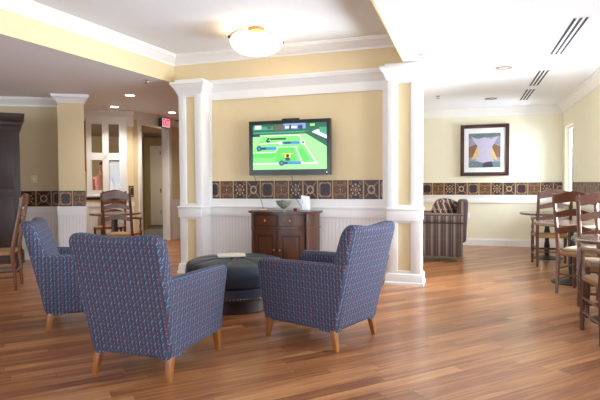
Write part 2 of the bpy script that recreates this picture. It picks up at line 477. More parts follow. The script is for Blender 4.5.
# main ceiling with tray opening
TB = [(-3.97, 6.45), (-0.71, 6.45), (-0.735, -3.0), (-4.90, -3.0)]
mb = MB(); k = mb.mi('ceil')
outer = [(-13, 16.5), (2.6, 16.5), (2.6, -4.3), (-13, -4.3)]
for z in (CZ, CZ + 0.35):
    I = [mb.bm.verts.new((x, y, z)) for x, y in TB]; O = [mb.bm.verts.new((x, y, z)) for x, y in outer]
    for i in range(4): mb.face([I[i], I[(i + 1) % 4], O[(i + 1) % 4], O[i]], k)
struct(mb, 'ceiling', 'flat ceiling around the raised tray', smooth=False)
mb = MB(); mb.box(-5.2, -0.5, -3.3, 6.8, TZ, TZ + 0.1, 'ceil'); struct(mb, 'ceiling', 'raised tray ceiling panel', smooth=False)
mb = MB(); mb.mold(TB, [(0, CZ - .001), (-0.02, CZ - .001), (-0.02, TZ), (0, TZ)], 'cream', closed=True); struct(mb, 'trim_1', 'cream painted tray ceiling side', smooth=False)
mb = MB(); mb.mold(TB, crown(TZ, 0.13, 0.13), 'white', closed=True); struct(mb, 'trim_2', 'white crown moulding around the ceiling tray', ang=25)

# TV wall
mb = MB(); mb.box(-3.75, -0.58, 6.56, 6.80, 0, CZ, 'cream')
struct(mb, 'wall_center', 'cream television wall', smooth=False)
mb = MB()
mb.box(-3.47, -0.90, 6.545, 6.56, 0, 0.80, 'bead')
o = struct(mb, 'trim_3', 'white beadboard wainscot below the television', smooth=False)
mb = MB()
mb.box(-3.47, -0.90, 6.535, 6.56, 0.94, 1.042, 'white')
mb.box(-3.47, -3.432, 6.535, 6.56, 1.042, 2.44, 'white')
mb.box(-1.002, -0.90, 6.535, 6.56, 1.042, 2.44, 'white')
mb.box(-3.47, -0.90, 6.53, 6.56, 2.435, 2.55, 'white')
mb.box(-3.47, -0.90, 6.515, 6.56, 0.80, 0.93, 'white', bev=0.006)
mb.box(-3.47, -0.90, 6.49, 6.56, 0.915, 0.945, 'white', bev=0.008)
mb.box(-3.47, -0.90, 6.52, 6.56, 0.0, 0.13, 'white', bev=0.006)
struct(mb, 'trim_4', 'white rails framing the television wall')
mb = MB(); mb.mold([(-3.47, 6.56), (-0.90, 6.56)], crown(CZ, 0.19, 0.11), 'white'); struct(mb, 'trim_5', 'white crown moulding above the television', ang=25)

def tile_band(p, q, z0, z1, th, name, label, pitch=0.205, u0=0.0):
    """thin tiled border in front of the line p->q (its room side is on the right of p->q)"""
    p = Vector(p); q = Vector(q); L = (q - p).length; T = frame_at(p, math.atan2(q.y - p.y, q.x - p.x))
    mb = MB(); mb.box(0, L, -th, 0, z0, z1, 'tiles')
    bmesh.ops.recalc_face_normals(mb.bm, faces=mb.bm.faces[:])
    for f in mb.bm.faces:
        for l in f.loops:
            c = l.vert.co; l[mb.uv].uv = (u0 + c.x / pitch, (c.z - z0) / (z1 - z0))
    bmesh.ops.transform(mb.bm, matrix=T, verts=mb.bm.verts[:])
    return struct(mb, name, label, uv=False, smooth=False)
tile_band((-3.432, 6.56), (-1.002, 6.56), 1.043, 1.290, 0.012, 'trim_6', 'patterned tile border under the television', pitch=0.206, u0=0.42)

def pilaster(x0, x1, name, label, yb=6.62):
    mb = MB(); w = x1 - x0; st = w * 0.305; F = 6.30; R = 6.325
    mb.box(x0, x1, R, yb, 0, CZ, 'white')
    mb.box(x0 + 0.05, x1 - 0.05, R - 0.004, R, 0.1, 2.5, 'cream')
    for (a, b) in ((x0, x0 + st), (x1 - st, x1)): mb.box(a, b, F, R, 0.0, 2.52, 'white', bev=0.004)
    mb.box(x0 + st - .01, x1 - st + .01, F, R, 0.0, 0.172, 'white'); mb.box(x0 + st - .01, x1 - st + .01, F, R, 2.46, 2.56, 'white')
    # chair rail block wrapping round
    mb.box(x0 - 0.008, x1 + 0.008, F - 0.035, yb + 0.03, 0.785, 0.925, 'white', bev=0.012)
    mb.box(x0 - 0.018, x1 + 0.018, F - 0.05, yb + 0.04, 0.915, 0.945, 'white', bev=0.010)
    mb.box(x0 + st - .01, x1 - st + .01, F, R, 0.76, 0.98, 'white')
    # plinth
    loop = [(x0, yb), (x0, F), (x1, F), (x1, yb)][::-1]
    pl = [(0, 0), (0.036, 0), (0.036, 0.03), (0.024, 0.04), (0.024, 0.10), (0.02, 0.115), (0.018, 0.13), (0, 0.14)]
    mb.mold([(x1, yb), (x1, F), (x0, F), (x0, yb)], [(-o, z) for o, z in pl], 'white')
    # flared capital
    cp = [(0, 2.49), (0.010, 2.49), (0.014, 2.515), (0.024, 2.53), (0.052, 2.59), (0.07, 2.61), (0.074, 2.625), (0.088, 2.63), (0.088, 2.662), (0.03, 2.665), (0.03, 2.699), (0, 2.699)]
    mb.mold([(x1, yb), (x1, F), (x0, F), (x0, yb)], [(-o, z) for o, z in cp], 'white')
    return struct(mb, name, label, ang=30)
pilaster(*PILR, 'trim_7', 'white panelled pilaster right of the television')
pilaster(*PILL, 'trim_8', 'white panelled pilaster left of the television')

# far dining-room wall
mb = MB(); wall(mb, (-2.6, 10.7), (1.95, 10.7), 0.15, 0, CZ, 'pale'); struct(mb, 'wall_back', 'pale cream wall of the dining area', smooth=False)
mb = MB(); mb.box(-2.6, 1.75, 10.675, 10.7, 0.845, 0.985, 'white', bev=0.004); mb.box(-2.6, 1.75, 10.655, 10.7, 0.975, 1.003, 'white', bev=0.006)
struct(mb, 'trim_9', 'white chair rail on the dining area wall')
tile_band((-2.6, 10.7), (1.75, 10.7), 1.004, 1.245, 0.012, 'trim_10', 'patterned tile border on the dining area wall', pitch=0.222, u0=0.1)
# right wall: windows; wall runs from far to near so that the room is on its right
rops = [(0.25, 0.99, 0.85, 2.26)]
WY = [(5.5, 7.3), (2.9, 4.7), (0.3, 2.1), (-2.3, -0.5)]
for a, b in WY: rops.append((10.7 - b, 10.7 - a, 0.6, 2.35))
mb = MB(); wall(mb, (1.75, 10.7), (1.75, -4.15), 0.12, 0, CZ, 'pale', rops); struct(mb, 'wall_right', 'pale cream window wall', smooth=False)
mb = MB(); mb.mold([(-2.5, 10.7), (1.75, 10.7), (1.75, -4.0)], crown(CZ, 0.15, 0.12), 'white'); struct(mb, 'trim_11', 'white crown moulding of the dining area', ang=25)
mb = MB(); mb.mold([(-2.5, 10.7), (1.75, 10.7), (1.75, -4.0)], baseprof(0.15, 0.02), 'white'); struct(mb, 'baseboard_back', 'white baseboard of the dining area', ang=25)
tile_band((1.75, 9.70), (1.75, 7.42), 1.004, 1.245, 0.012, 'trim_12', 'patterned tile border on the right wall', pitch=0.222)
mb = MB(); mb.box(1.725, 1.75, 7.42, 9.70, 0.845, 1.003, 'white', bev=0.004); struct(mb, 'trim_13', 'white chair rail on the right wall')
def window_unit(name, y0, y1, z0, z1, x=1.75, th=0.12, mull=1):
    mb = MB(); f = 0.04
    xx0, xx1 = x + th - 0.05, x + th
    mb.box(xx0, xx1, y0, y0 + f, z0, z1, 'white'); mb.box(xx0, xx1, y1 - f, y1, z0, z1, 'white')
    mb.box(xx0, xx1, y0 + f, y1 - f, z0, z0 + f, 'white'); mb.box(xx0, xx1, y0 + f, y1 - f, z1 - f, z1, 'white')
    mb.box(xx0 + .01, xx1 - .01, y0 + f, y1 - f, (z0 + z1) / 2 - .015, (z0 + z1) / 2 + .015, 'white')
    for i in range(mull):
        ym = y0 + (y1 - y0) * (i + 1) / (mull + 1); mb.box(xx0 + .01, xx1 - .01, ym - .015, ym + .015, z0 + f, z1 - f, 'white')
    fr = struct(mb, name, 'white framed window in the right wall', smooth=False)
    mb = MB(); mb.box(xx0 + 0.022, xx0 + 0.026, y0 + f, y1 - f, z0 + f, z1 - f, 'glass'); g = mb.build('window_glass', parent=fr, smooth=False)
    mb = MB(); mb.box(x - 0.03, x + th - 0.05, y0 + 0.001, y1 - 0.001, z0 - 0.0, z0 + 0.02, 'white', bev=0.004); mb.build('window_sill', parent=fr)
    return fr
w1 = window_unit('window_1', 9.71, 10.45, 0.85, 2.26, mull=0)
mb = MB(); mb.box(1.80, 1.83, 10.02, 10.06, 1.93, 2.05, 'black', bev=0.004); mb.build('window_latch', parent=w1)
for i, (a, b) in enumerate(WY): window_unit('window_%d' % (i + 2), a, b, 0.6, 2.35, mull=2)

# wall behind the camera and far-left walls
mb = MB(); wall(mb, (1.87, -4.0), (-10.2, -4.0), 0.15, 0, TZ, 'pale', [(1.2, 3.4, 0.6, 2.35), (4.6, 6.8, 0.6, 2.35), (8.0, 9.8, 0.6, 2.35)]); struct(mb, 'wall_front', 'pale cream wall behind the viewer', smooth=False)
for i, (a, b) in enumerate(((1.2, 3.4), (4.6, 6.8), (8.0, 9.8))):
    x1, x0 = 1.87 - a, 1.87 - b
    mb = MB()
    for (p, q) in ((x0, x0 + .05), (x1 - .05, x1), ((x0 + x1) / 2 - .02, (x0 + x1) / 2 + .02)): mb.box(p, q, -4.12, -4.06, 0.6, 2.35, 'white')
    mb.box(x0, x1, -4.12, -4.06, 0.6, 0.65, 'white'); mb.box(x0, x1, -4.12, -4.06, 2.30, 2.35, 'white'); mb.box(x0, x1, -4.11, -4.07, 1.46, 1.49, 'white')
    fr = struct(mb, 'window_%d' % (i + 6), 'white framed window behind the viewer', smooth=False)
    mb = MB(); mb.box(x0 + .05, x1 - .05, -4.092, -4.088, 0.65, 2.3, 'glass'); mb.build('window_glass', parent=fr, smooth=False)
mb = MB(); wall(mb, (-10.0, -4.0), (-10.0, 5.3), 0.15, 0, CZ, 'cream'); struct(mb, 'wall_west', 'cream wall far left', smooth=False)
# rotated left wall
Q = c0 + n2 * 0.45
mb = MB(); wall(mb, tuple(Q - t2 * 4.2), tuple(Q + t2 * 0.05), 0.10, 0, CZ, 'taupe'); struct(mb, 'wall_left', 'taupe wall behind the square column', smooth=False)
mb = MB(); mb.mold([tuple(Q - t2 * 4.0), tuple(Q + t2 * 0.03)], crown(CZ, 0.14, 0.11), 'white'); struct(mb, 'trim_14', 'white crown moulding of the left wall', ang=25)
mb = MB(); T = frame_at(Q, A2)
mb.box(-4.0, 0.03, -0.012, 0, 0.0, 0.885, 'bead', M4=T); struct(mb, 'trim_15', 'white beadboard wainscot of the left wall', smooth=False, along=tuple(t2))
mb = MB(); mb.box(-4.0, 0.03, -0.035, 0, 0.80, 0.885, 'white', M4=T); mb.box(-4.0, 0.03, -0.03, 0, 0.0, 0.13, 'white', M4=T); struct(mb, 'trim_16', 'white chair rail of the left wall', smooth=False)
tile_band(tuple(Q - t2 * 4.0), tuple(Q + t2 * 0.03), 0.895, 1.15, 0.014, 'trim_17', 'patterned tile border of the left wall', pitch=0.24, u0=0.3)
# square column
mb = MB(); T = frame_at(c0, A2); W = 0.398
SL = 0.25   # the column narrows toward the wall behind it
def cbox(o, d, z0, z1, m): mb.prism([(-o, -o), (W + o, -o), (W + o - SL * d, d), (-o, d)], z0, z1, m, T)
cbox(0, .45, 0.9, CZ, 'cream'); cbox(0, .45, 0, .9, 'white'); cbox(.015, .44, 0, .86, 'bead'); cbox(.022, .44, .77, .87, 'white'); cbox(.03, .44, .865, .905, 'white'); cbox(.028, .44, 0, .14, 'white')
def cpt(a, b): v = c0 + t2 * a + n2 * b; return (v.x, v.y)
cp = [(0, 2.57), (0.012, 2.57), (0.02, 2.60), (0.06, 2.65), (0.075, 2.655), (0.08, 2.699), (0, 2.699)]
mb.mold([cpt(W - SL * .44, .44), cpt(W, 0), cpt(0, 0), cpt(0, .44)], [(-o, z) for o, z in cp], 'white')
struct(mb, 'trim_18', 'square cream column with white capital and beadboard base', ang=25, along=tuple(t2))
mb = MB(); wd = MB()
tile_band(cpt(-0.002, -0.0), cpt(W + 0.002, 0.0), 0.905, 1.155, 0.014, 'trim_19', 'patterned tiles on the front of the square column', pitch=0.208)
tile_band(cpt(W, 0.0), cpt(W - SL * .44, 0.44), 0.905, 1.155, 0.014, 'trim_20', 'patterned tiles on the side of the square column', pitch=0.22)

# interior window wall
S0 = 4.5
ops = [(S0 - 0.80, S0 - 0.20, 1.10, 2.47)]
mb = MB(); wall(mb, tuple(Cn - t_ * S0), tuple(Cn), 0.12, 0, CZ, 'cream', ops); struct(mb, 'wall_alcove', 'cream wall with the interior window', smooth=False)
T = frame_at(Cn, A1)
mb = MB()
for a, b, c, d in ((-0.865, -0.774, 1.04, 2.54), (-0.574, -0.456, 1.14, 2.444), (-0.26, -0.11, 1.04, 2.54), (-0.774, -0.26, 2.444, 2.54), (-0.774, -0.26, 1.736, 1.873), (-0.774, -0.26, 1.04, 1.143)):
    mb.box(a, b, -0.03, 0.06, c, d, 'white', M4=T)
mb.box(-0.88, -0.095, -0.05, 0.0, 1.02, 1.05, 'white', M4=T)
mb.box(-0.10, 0.02, -0.02, 0.0, 2.40, 2.56, 'white', M4=T)
mb.box(-1.6, 0.02, -0.025, 0.0, 2.54, 2.58, 'white', M4=T)
wi = struct(mb, 'window_9', 'white four-pane interior window', smooth=False)
mb = MB(); mb.box(-0.774, -0.26, 0.02, 0.024, 1.143, 2.444, 'glass', M4=T); mb.build('window_glass', parent=wi, smooth=False)
mb = MB(); mb.mold([tuple(Cn - t_ * 4.0), tuple(Cn), (-6.3, 12.0)], crown(CZ, 0.145, 0.06), 'white'); struct(mb, 'trim_21', 'white crown moulding over the interior window and doorway', ang=25)
mb = MB(); mb.box(-4.0, -0.09, -0.012, 0, 0, 0.9, 'bead', M4=T); mb.box(-0.09, 0.0, -0.012, 0, 0, 0.9, 'bead', M4=T); struct(mb, 'trim_22', 'white beadboard under the interior window', smooth=False, along=tuple(t_))
mb = MB(); mb.box(-4.0, -0.1, -0.03, 0, 0.955, 0.995, 'darkwood', M4=T); mb.box(-4.0, 0.01, -0.025, 0, 0.82, 0.9, 'white', M4=T); struct(mb, 'trim_23', 'dark ledge rail under the interior window', smooth=False)
tile_band(tuple(Cn - t_ * 0.10), tuple(Cn), 1.0, 1.225, 0.014, 'trim_24', 'patterned tiles at the corner beside the doorway', pitch=0.2)

# exit wall (X = -6.3) with tall doorway; runs from near to far with the room on its right
mb = MB(); wall(mb, (-6.3, 8.68), (-6.3, 12.2), 0.14, 0, CZ, 'cream', [(0.25, 1.25, 0.0, 2.50)]); struct(mb, 'wall_exit', 'cream wall with the tall doorway', smooth=False)
mb = MB()
mb.box(-6.30, -6.27, 8.83, 8.93, 0, 2.56, 'white', bev=0.004); mb.box(-6.30, -6.27, 9.93, 10.05, 0, 2.56, 'white', bev=0.004); mb.box(-6.30, -6.272, 8.93, 9.93, 2.50, 2.58, 'white')
mb.box(-6.445, -6.30, 9.915, 9.93, 0, 2.50, 'white'); mb.box(-6.445, -6.30, 8.93, 8.945, 0, 2.50, 'white'); mb.box(-6.445, -6.30, 8.945, 9.915, 2.488, 2.50, 'white')
struct(mb, 'door_1', 'tall white cased doorway under the exit sign')
mb = MB(); mb.box(-6.3, -6.27, 10.05, 12.0, 0, 0.9, 'white'); struct(mb, 'trim_25', 'white wainscot beyond the doorway', smooth=False)
# spaces beyond
mb = MB(); wall(mb, (-6.4, 12.05), (-2.5, 12.05), 0.15, 0, CZ, 'cream'); struct(mb, 'wall_passage', 'cream wall at the end of the side passage', smooth=False)
mb = MB(); wall(mb, (-2.5, 12.1), (-2.5, 6.79), 0.1, 0, CZ, 'pale'); struct(mb, 'wall_lightblock', 'unseen wall added to keep dining area light off the left side', smooth=False)  # added out of view to block dining area light from the left side
mb = MB(); wall(mb, tuple(Cn + n_ * 0.10), tuple(Cn + n_ * 8.6), 0.10, 0, CZ, 'hallwall'); struct(mb, 'wall_divider', 'wall between hall and back room', smooth=False)
HR = Vector((-6.43, 10.0))
mb = MB(); wall(mb, tuple(HR + n_ * 5.6), tuple(HR), 0.12, 0, CZ, 'hallwall'); struct(mb, 'wall_hall', 'side wall of the dim hall', smooth=False)
# hall end wall with white panelled door
He = Vector((-8.85, 13.53)) + n_ * 0.02
mb = MB(); wall(mb, tuple(He - t_ * 2.4), tuple(He + t_ * 1.6), 0.12, 0, CZ, 'hallwall'); struct(mb, 'wall_hallend', 'end wall of the dim hall', smooth=False)
mb = MB(); Th = frame_at(He, A1)
mb.box(-0.30, 0.62, -0.045, 0, 0.012, 2.42, 'white', M4=Th)
for r in range(3):
    for s_ in (-0.22, 0.22):
        z0 = (0.2, 0.95, 1.75)[r]; z1 = (0.85, 1.65, 2.3)[r]
        mb.box(0.16 + s_ - 0.15, 0.16 + s_ + 0.15, -0.055, -0.045, z0, z1, 'white', M4=Th)
d2 = struct(mb, 'door_2', 'white panelled door at the end of the hall', smooth=False)
mb = MB(); mb.box(-0.02, 0.02, -0.08, -0.055, 1.0, 1.12, 'bronze', M4=Th); mb.build('door_handle', parent=d2, smooth=False)
for z in (0.35, 2.15):
    mb = MB(); mb.box(-0.012, 0.012, -0.066, -0.055, z, z + 0.12, 'bronze', M4=Th); mb.build('hinge', parent=d2, smooth=False)
# back room behind the interior window
Bq = Cn + n_ * 7.4
mb = MB(); wall(mb, tuple(Bq - t_ * 5.0), tuple(Bq), 0.12, 0, CZ, 'pale', [(5.0 - 1.48, 5.0 - 0.98, 1.1, 2.05)]); struct(mb, 'wall_backroom', 'end wall of the back room', smooth=False)
mb = MB(); mb.mold([tuple(Bq - t_ * 5.0), tuple(Bq)], crown(CZ - 0.02, 0.2, 0.1), 'white'); struct(mb, 'trim_26', 'white crown moulding of the back room', ang=25)
mb = MB(); wall(mb, tuple(Cn + n_ * 7.4 - t_ * 5.0), tuple(Cn + n_ * 0.2 - t_ * 5.0), 0.1, 0, CZ, 'hallwall'); struct(mb, 'wall_backside', 'side wall of the back room', smooth=False)
T = frame_at(Cn, A1)
mb = MB(); mb.box(0.02, 3.0, 1.2, 7.3, CZ - 0.02, CZ - 0.001, 'backceil', M4=T); struct(mb, 'ceiling', 'hall ceiling with its dimness put in as brown colour', smooth=False)
mb = MB(); mb.box(-4.9, -0.02, 0.13, 7.39, CZ - 0.02, CZ - 0.001, 'backceil', M4=T); struct(mb, 'ceiling', 'back room ceiling with unlit shade put in as brown colour', smooth=False)
Tb = frame_at(Bq, A1)
mb = MB()
for a, b, c, d in ((-1.56, -1.48, 1.02, 2.13), (-0.98, -0.90, 1.02, 2.13), (-1.48, -0.98, 2.05, 2.13), (-1.48, -0.98, 1.02, 1.10), (-1.26, -1.20, 1.10, 2.05)): mb.box(a, b, -0.03, 0.05, c, d, 'white', M4=Tb)
wb = struct(mb, 'window_10', 'bright window in the back room', smooth=False)
mb = MB()
for i in range(16):
    z = 1.12 + i * 0.058
    mb.box(-1.19, -0.985, 0.055, 0.075, z, z + 0.048, 'blind', M4=Tb); mb.box(-1.475, -1.31, 0.055, 0.075, z, z + 0.042, 'blind', M4=Tb)
mb.build('blind', parent=wb, smooth=False)

# ------------------------------------------------------------------ ceiling fittings
def vent(name, y0, y1, label):
    mb = MB(); mb.box(0.905, 1.04, y0 - 0.02, y1 + 0.02, CZ - 0.004, CZ, 'ceil')
    o = tag(mb.build(name, smooth=False), label, 'air vent', 'slot air vents in the right ceiling')
    for i in range(3):
        x = 0.922 + i * 0.0485
        mb = MB(); mb.box(x - 0.012, x + 0.012, y0, y1, CZ - 0.006, CZ - 0.004, 'dark'); mb.build('slot', parent=o, smooth=False)
vent('ceiling_vent', 5.09, 6.44, 'three-slot linear ceiling vent nearest the viewer, the longest-looking one')
vent('ceiling_vent', 7.31, 8.40, 'three-slot linear ceiling vent in the middle of the row of three')
vent('ceiling_vent', 8.72, 9.80, 'three-slot linear ceiling vent farthest back, nearest the framed picture')
def can(x, y, lit, label, grp=None, name='recessed_light'):
    t = empty(name, (x, y, CZ), 0, label, 'ceiling light', grp)
    mb = MB(); mb.lathe([(0.068, -0.002), (0.072, -0.010), (0.10, -0.010), (0.105, -0.002)], 'white' if lit else 'bronze', n=28); mb.build('trim_ring', parent=t)
    mb = MB(); mb.lathe([(0.0, -0.006), (0.07, -0.006), (0.07, -0.003), (0, -0.003)], 'canlit' if lit else 'canoff', n=24); mb.build('lens', parent=t)
can(0.463, 6.976, False, 'unlit bronze-ringed recessed ceiling light, nearer of the two over the dining area')
can(0.422, 9.462, False, 'unlit bronze-ringed recessed ceiling light, farther one above the framed picture')
can(-5.17, 7.066, True, 'glowing recessed ceiling light nearer the left pilaster')
can(-6.20, 8.00, True, 'glowing recessed ceiling light close above the interior window')
can(-5.62, 9.03, True, 'glowing recessed ceiling light just left of the left pilaster, near the exit sign')
can(-7.6, 3.6, True, 'glowing recessed ceiling light above the far left seating')
def sprinkler(x, y, label):
    t = empty('sprinkler_head', (x, y, CZ), 0, label, 'sprinkler')
    mb = MB(); mb.lathe([(0.04, 0), (0.04, -0.006), (0.012, -0.01), (0.012, 0)], 'nail', n=16); mb.build('flange', parent=t)
    mb = MB(); mb.lathe([(0.009, -0.008), (0.009, -0.035), (0.03, -0.037), (0.03, -0.041), (0, -0.041)], 'nail', n=12); mb.build('deflector', parent=t)
sprinkler(-0.467, 5.939, 'small chrome ceiling sprinkler just in front of the right pilaster')
sprinkler(-0.436, 8.883, 'small chrome ceiling sprinkler behind the right pilaster, toward the pale wall')
sprinkler(-4.222, 6.132, 'small chrome ceiling sprinkler beside the left pilaster capital')

# bowl light
bl = empty('ceiling_lamp', (-2.33, 5.58, TZ), math.radians(40), 'lit white glass bowl lamp with brass fitting hanging from the tray ceiling', 'ceiling lamp')
mb = MB(); mb.lathe([(0, 0), (0.10, 0), (0.10, -0.012), (0.085, -0.035), (0.0, -0.04)], 'lampmetal', n=32); mb.build('canopy', parent=bl)
mb = MB(); prof = []
for i in range(13):
    a = PI / 2 * i / 12; prof.append((0.31 * math.sin(a) ** 0.85 if i else 0.0, -0.31 + 0.17 * (1 - math.cos(a)) ** 1.1))
prof += [(0.305, prof[-1][1] + 0.006), (0.29, prof[-1][1] - 0.004)]
for i in range(11, -1, -1):
    r, z = prof[i]; prof.append((max(0, r - 0.012), z + 0.008))
mb.lathe(prof, 'glow', n=48); mb.build('glass_bowl', parent=bl)
for s_ in (-1, 1):
    mb = MB(); pts = []
    for i in range(9):
        u = i / 8; pts.append((s_ * (0.08 + 0.245 * u), 0, -0.02 - 0.02 * u - 0.085 * u ** 3))
    mb.tube(pts, 0.009, 'lampmetal', 8); ob = mb.build('arm', parent=bl)
    mb = MB(); mb.lathe([(0, -0.155), (0.014, -0.148), (0.018, -0.135), (0.014, -0.12), (0, -0.115)], 'blackmetal', c=(s_ * 0.325, 0, 0), n=12); mb.build('knob', parent=ob)

# ------------------------------------------------------------------ armchairs
def armchair():
    r = empty('armchair', (0, 0, 0), 0, '', 'armchair')
    mb = MB(); mb.hexa([(-.285, -.33, .14), (.285, -.33, .14), (.285, .365, .14), (-.285, .365, .14), (-.255, -.34, .34), (.255, -.34, .34), (.255, .375, .34), (-.255, .375, .34)], 'fabric', 0.02)
    mb.build('seat_base', parent=r)
    mb = MB(); mb.hexa([(-.215, -.22, .33), (.215, -.22, .33), (.215, .375, .33), (-.215, .375, .33), (-.22, -.22, .465), (.22, -.22, .465), (.22, .39, .465), (-.22, .39, .465)], 'fabric', 0.04, 4)
    mb.build('seat_cushion', parent=r)
    for s_ in (-1, 1):
        mb = MB()
        # outline in (y,z): arm side profile
        ol = [(-.34, .14), (.375, .14), (.402, .45), (.420, .57)]
        for i in range(7):
            a = i / 6 * PI / 2; ol.append((.420 - .055 + .055 * math.cos(a), .595 + .05 * math.sin(a)))
        ol += [(.1, .65), (-.2, .655), (-.46, .665)]
        def fn(u, v, d, s_=s_):
            k = (v - .15) / .5
            outer = .302 + .038 * k; inner = .185 + .045 * k
            return (s_ * (inner + (outer - inner) * (d / .1)), u, v)
        mb.slab(ol, 0, .1, .038, fn, 'fabric', 4)
        mb.build('arm', parent=r)
    # backrest
    mb = MB(); hw = []
    R_ = .075
    right = [(.298, .14), (.306, .35), (.320, .55), (.334, .75), (.342, .85)]
    ol = list(right)
    for i in range(1, 8):
        a = i / 7 * PI / 2; ol.append((.342 - R_ + R_ * math.cos(a), .872 + R_ * 1.02 * math.sin(a)))
    top = [(.2, .944), (.1, .932), (0, .926)]
    ol += top
    ol += [(-x, z) for x, z in ol[:-1][::-1]]
    def fb(u, v, d):
        k = max(0.0, (v - .14) / .79)
        bow = .012 * (1 - (u / .33) ** 2)
        return (u, -.355 - .165 * k ** 1.15 - bow * (1 if d < .07 else -1) * min(1, max(0, k * 2)) + d * (1.5 - .80 * k), v)
    mb.slab(ol, 0, .145, .05, fb, 'fabric', 5)
    mb.build('backrest', parent=r)
    # front apron seam welt
    for sx in (-1, 1):
        for sy in (-1, 1):
            mb = MB(); x = sx * .270; y = .325 if sy > 0 else -.30
            bx = sx * .280; by = .340 if sy > 0 else -.335; a = .026; b = .017
            mb.hexa([(bx - b, by - b, 0), (bx + b, by - b, 0), (bx + b, by + b, 0), (bx - b, by + b, 0), (x - a, y - a, .17), (x + a, y - a, .17), (x + a, y + a, .17), (x - a, y + a, .17)], 'oak', 0.004, 2)
            mb.build('leg', parent=r)
    return r
ac = armchair()
chairs = [((-2.05, 3.10), 0.0, 'blue patterned armchair seen from behind, the nearest one at the centre left'),
          ((-1.12, 4.02), 70, 'blue patterned armchair facing left toward the ottoman, right of the group'),
          ((-3.273, 3.858), -54, 'blue patterned armchair at far left, partly hidden by the nearest armchair')]
for i, (p, a, lab) in enumerate(chairs):
    o = ac if i == 0 else copy_tree(ac)
    o.location = (p[0], p[1], 0); o.rotation_euler.z = math.radians(a); tag(o, lab, 'armchair', 'blue patterned armchairs around the ottoman')

# ------------------------------------------------------------------ ottoman
ot = empty('ottoman', (-2.235, 4.74, 0), math.radians(12), 'round navy leather tufted ottoman with nailhead trim between the armchairs', 'ottoman')
def tufted(Z, R_, rr, z0, z1, seg=8, n=96, dome=0.03, mname='leather'):
    mb = MB(); k = mb.mi(mname); rings = []
    prof = [(R_ * .97, z0), (R_, z0 + .02), (R_ + .012, (z0 + z1) / 2), (R_, z1 - rr * .8), (R_ - rr * .3, z1 - rr * .25), (R_ - rr, z1), (R_ * .72, z1 + dome * .5), (R_ * .45, z1 + dome * .85), (R_ * .2, z1 + dome)]
    for j, (r, z) in enumerate(prof):
        ring = []
        for i in range(n):
            a = 2 * PI * i / n; c = abs(math.sin(a * seg / 2)) ** 0.35
            rad = r * (1 - .022 * (1 - c)) * (1 + 0.012 * math.cos(a * seg))
            zz = z - (.02 * (1 - c) if j >= 4 else 0)
            ring.append(mb.bm.verts.new((rad * math.cos(a), rad * math.sin(a), zz)))
        rings.append(ring)
    for A, B in zip(rings, rings[1:]):
        for i in range(n): mb.face([A[i], A[(i + 1) % n], B[(i + 1) % n], B[i]], k)
    c = mb.bm.verts.new((0, 0, z1 + dome - .025))
    for i in range(n): mb.face([rings[-1][i], rings[-1][(i + 1) % n], c], k)
    mb.face(rings[0][::-1], k)
    return mb
tufted(0, .495, .06, .255, .485).build('cushion_top', parent=ot, ang=80)
mb = MB(); mb.lathe([(0, .15), (.478, .15), (.492, .16), (.497, .25), (.48, .258), (0, .258)], 'leather', n=64); mb.build('skirt', parent=ot)
mb = MB()
for i in range(96):
    a = 2 * PI * i / 96; mb.lathe([(0.008, 0), (.006, .004), (0, .006)], 'nail', n=6, M4=Matrix.Translation((.4935 * math.cos(a), .4935 * math.sin(a), .172)) @ Matrix.Rotation(a, 4, 'Z') @ Matrix.Rotation(PI / 2, 4, 'Y'))
o = mb.build('nailhead_trim', parent=ot); tag(o, 'row of small nickel nailheads', kind='stuff')
mb = MB(); mb.lathe([(0, -.004), (.014, -.002), (.016, .004), (0, .012)], 'leather', c=(0, 0, .483), n=16); mb.build('tuft_button', parent=ot)
mb = MB(); mb.lathe([(0, 0), (.37, 0), (.38, .01), (.38, .15), (0, .15)], 'darkwood', n=48); mb.build('base', parent=ot)  # dark plinth added to stand for the shadow under the ottoman
mg = empty('magazine', (-2.26, 4.70, 0.519), math.radians(30), 'closed cream magazine lying on the navy ottoman', 'magazine')
mb = MB(); mb.box(-.135, .135, -.1, .1, 0.0, .012, 'paper'); mb.build('pages', parent=mg, smooth=False)
mb = MB(); mb.box(-.14, .14, -.103, .103, .012, .015, 'cover'); mb.build('cover', parent=mg, smooth=False)

# ------------------------------------------------------------------ console cabinet
cb = empty('console_cabinet', (-2.285, 6.50, 0), 0, 'small bow-front cherry wood cabinet with drawers and doors under the television', 'cabinet')
def bow(inset=0.0, hw=0.475, dp=0.40):
    pts = []
    # from back-left clockwise around the front to back-right
    pts.append((-hw + inset, 0))
    for i in range(1, 5): a = i / 4 * PI / 2; pts.append((-hw + inset + .11 * (1 - math.cos(a)), -(.02 + (dp - .10 - inset) * math.sin(a) ** .9)))
    for i in range(1, 12):
        x = -hw + .11 + (2 * hw - .22) * i / 12; u = x / (hw - .11); pts.append((x, -(dp - .08 - inset) - .075 * (1 - u * u)))
    for i in range(4, 0, -1): a = i / 4 * PI / 2; pts.append((hw - inset - .11 * (1 - math.cos(a)), -(.02 + (dp - .10 - inset) * math.sin(a) ** .9)))
    pts.append((hw - inset, 0))
    return pts
mb = MB(); mb.prism(bow(.02), 0.07, 0.865, 'cherry'); mb.prism(bow(.0), 0.0, 0.075, 'cherry'); mb.build('carcass', parent=cb, ang=30)
mb = MB(); mb.prism(bow(-.005), 0.862, 0.872, 'cherry'); mb.prism(bow(-.02), 0.872, 0.892, 'cherry'); mb.build('top', parent=cb, ang=30)
mb = MB(); mb.prism(bow(.008), 0.665, 0.685, 'cherry'); mb.build('waist_moulding', parent=cb, ang=30)
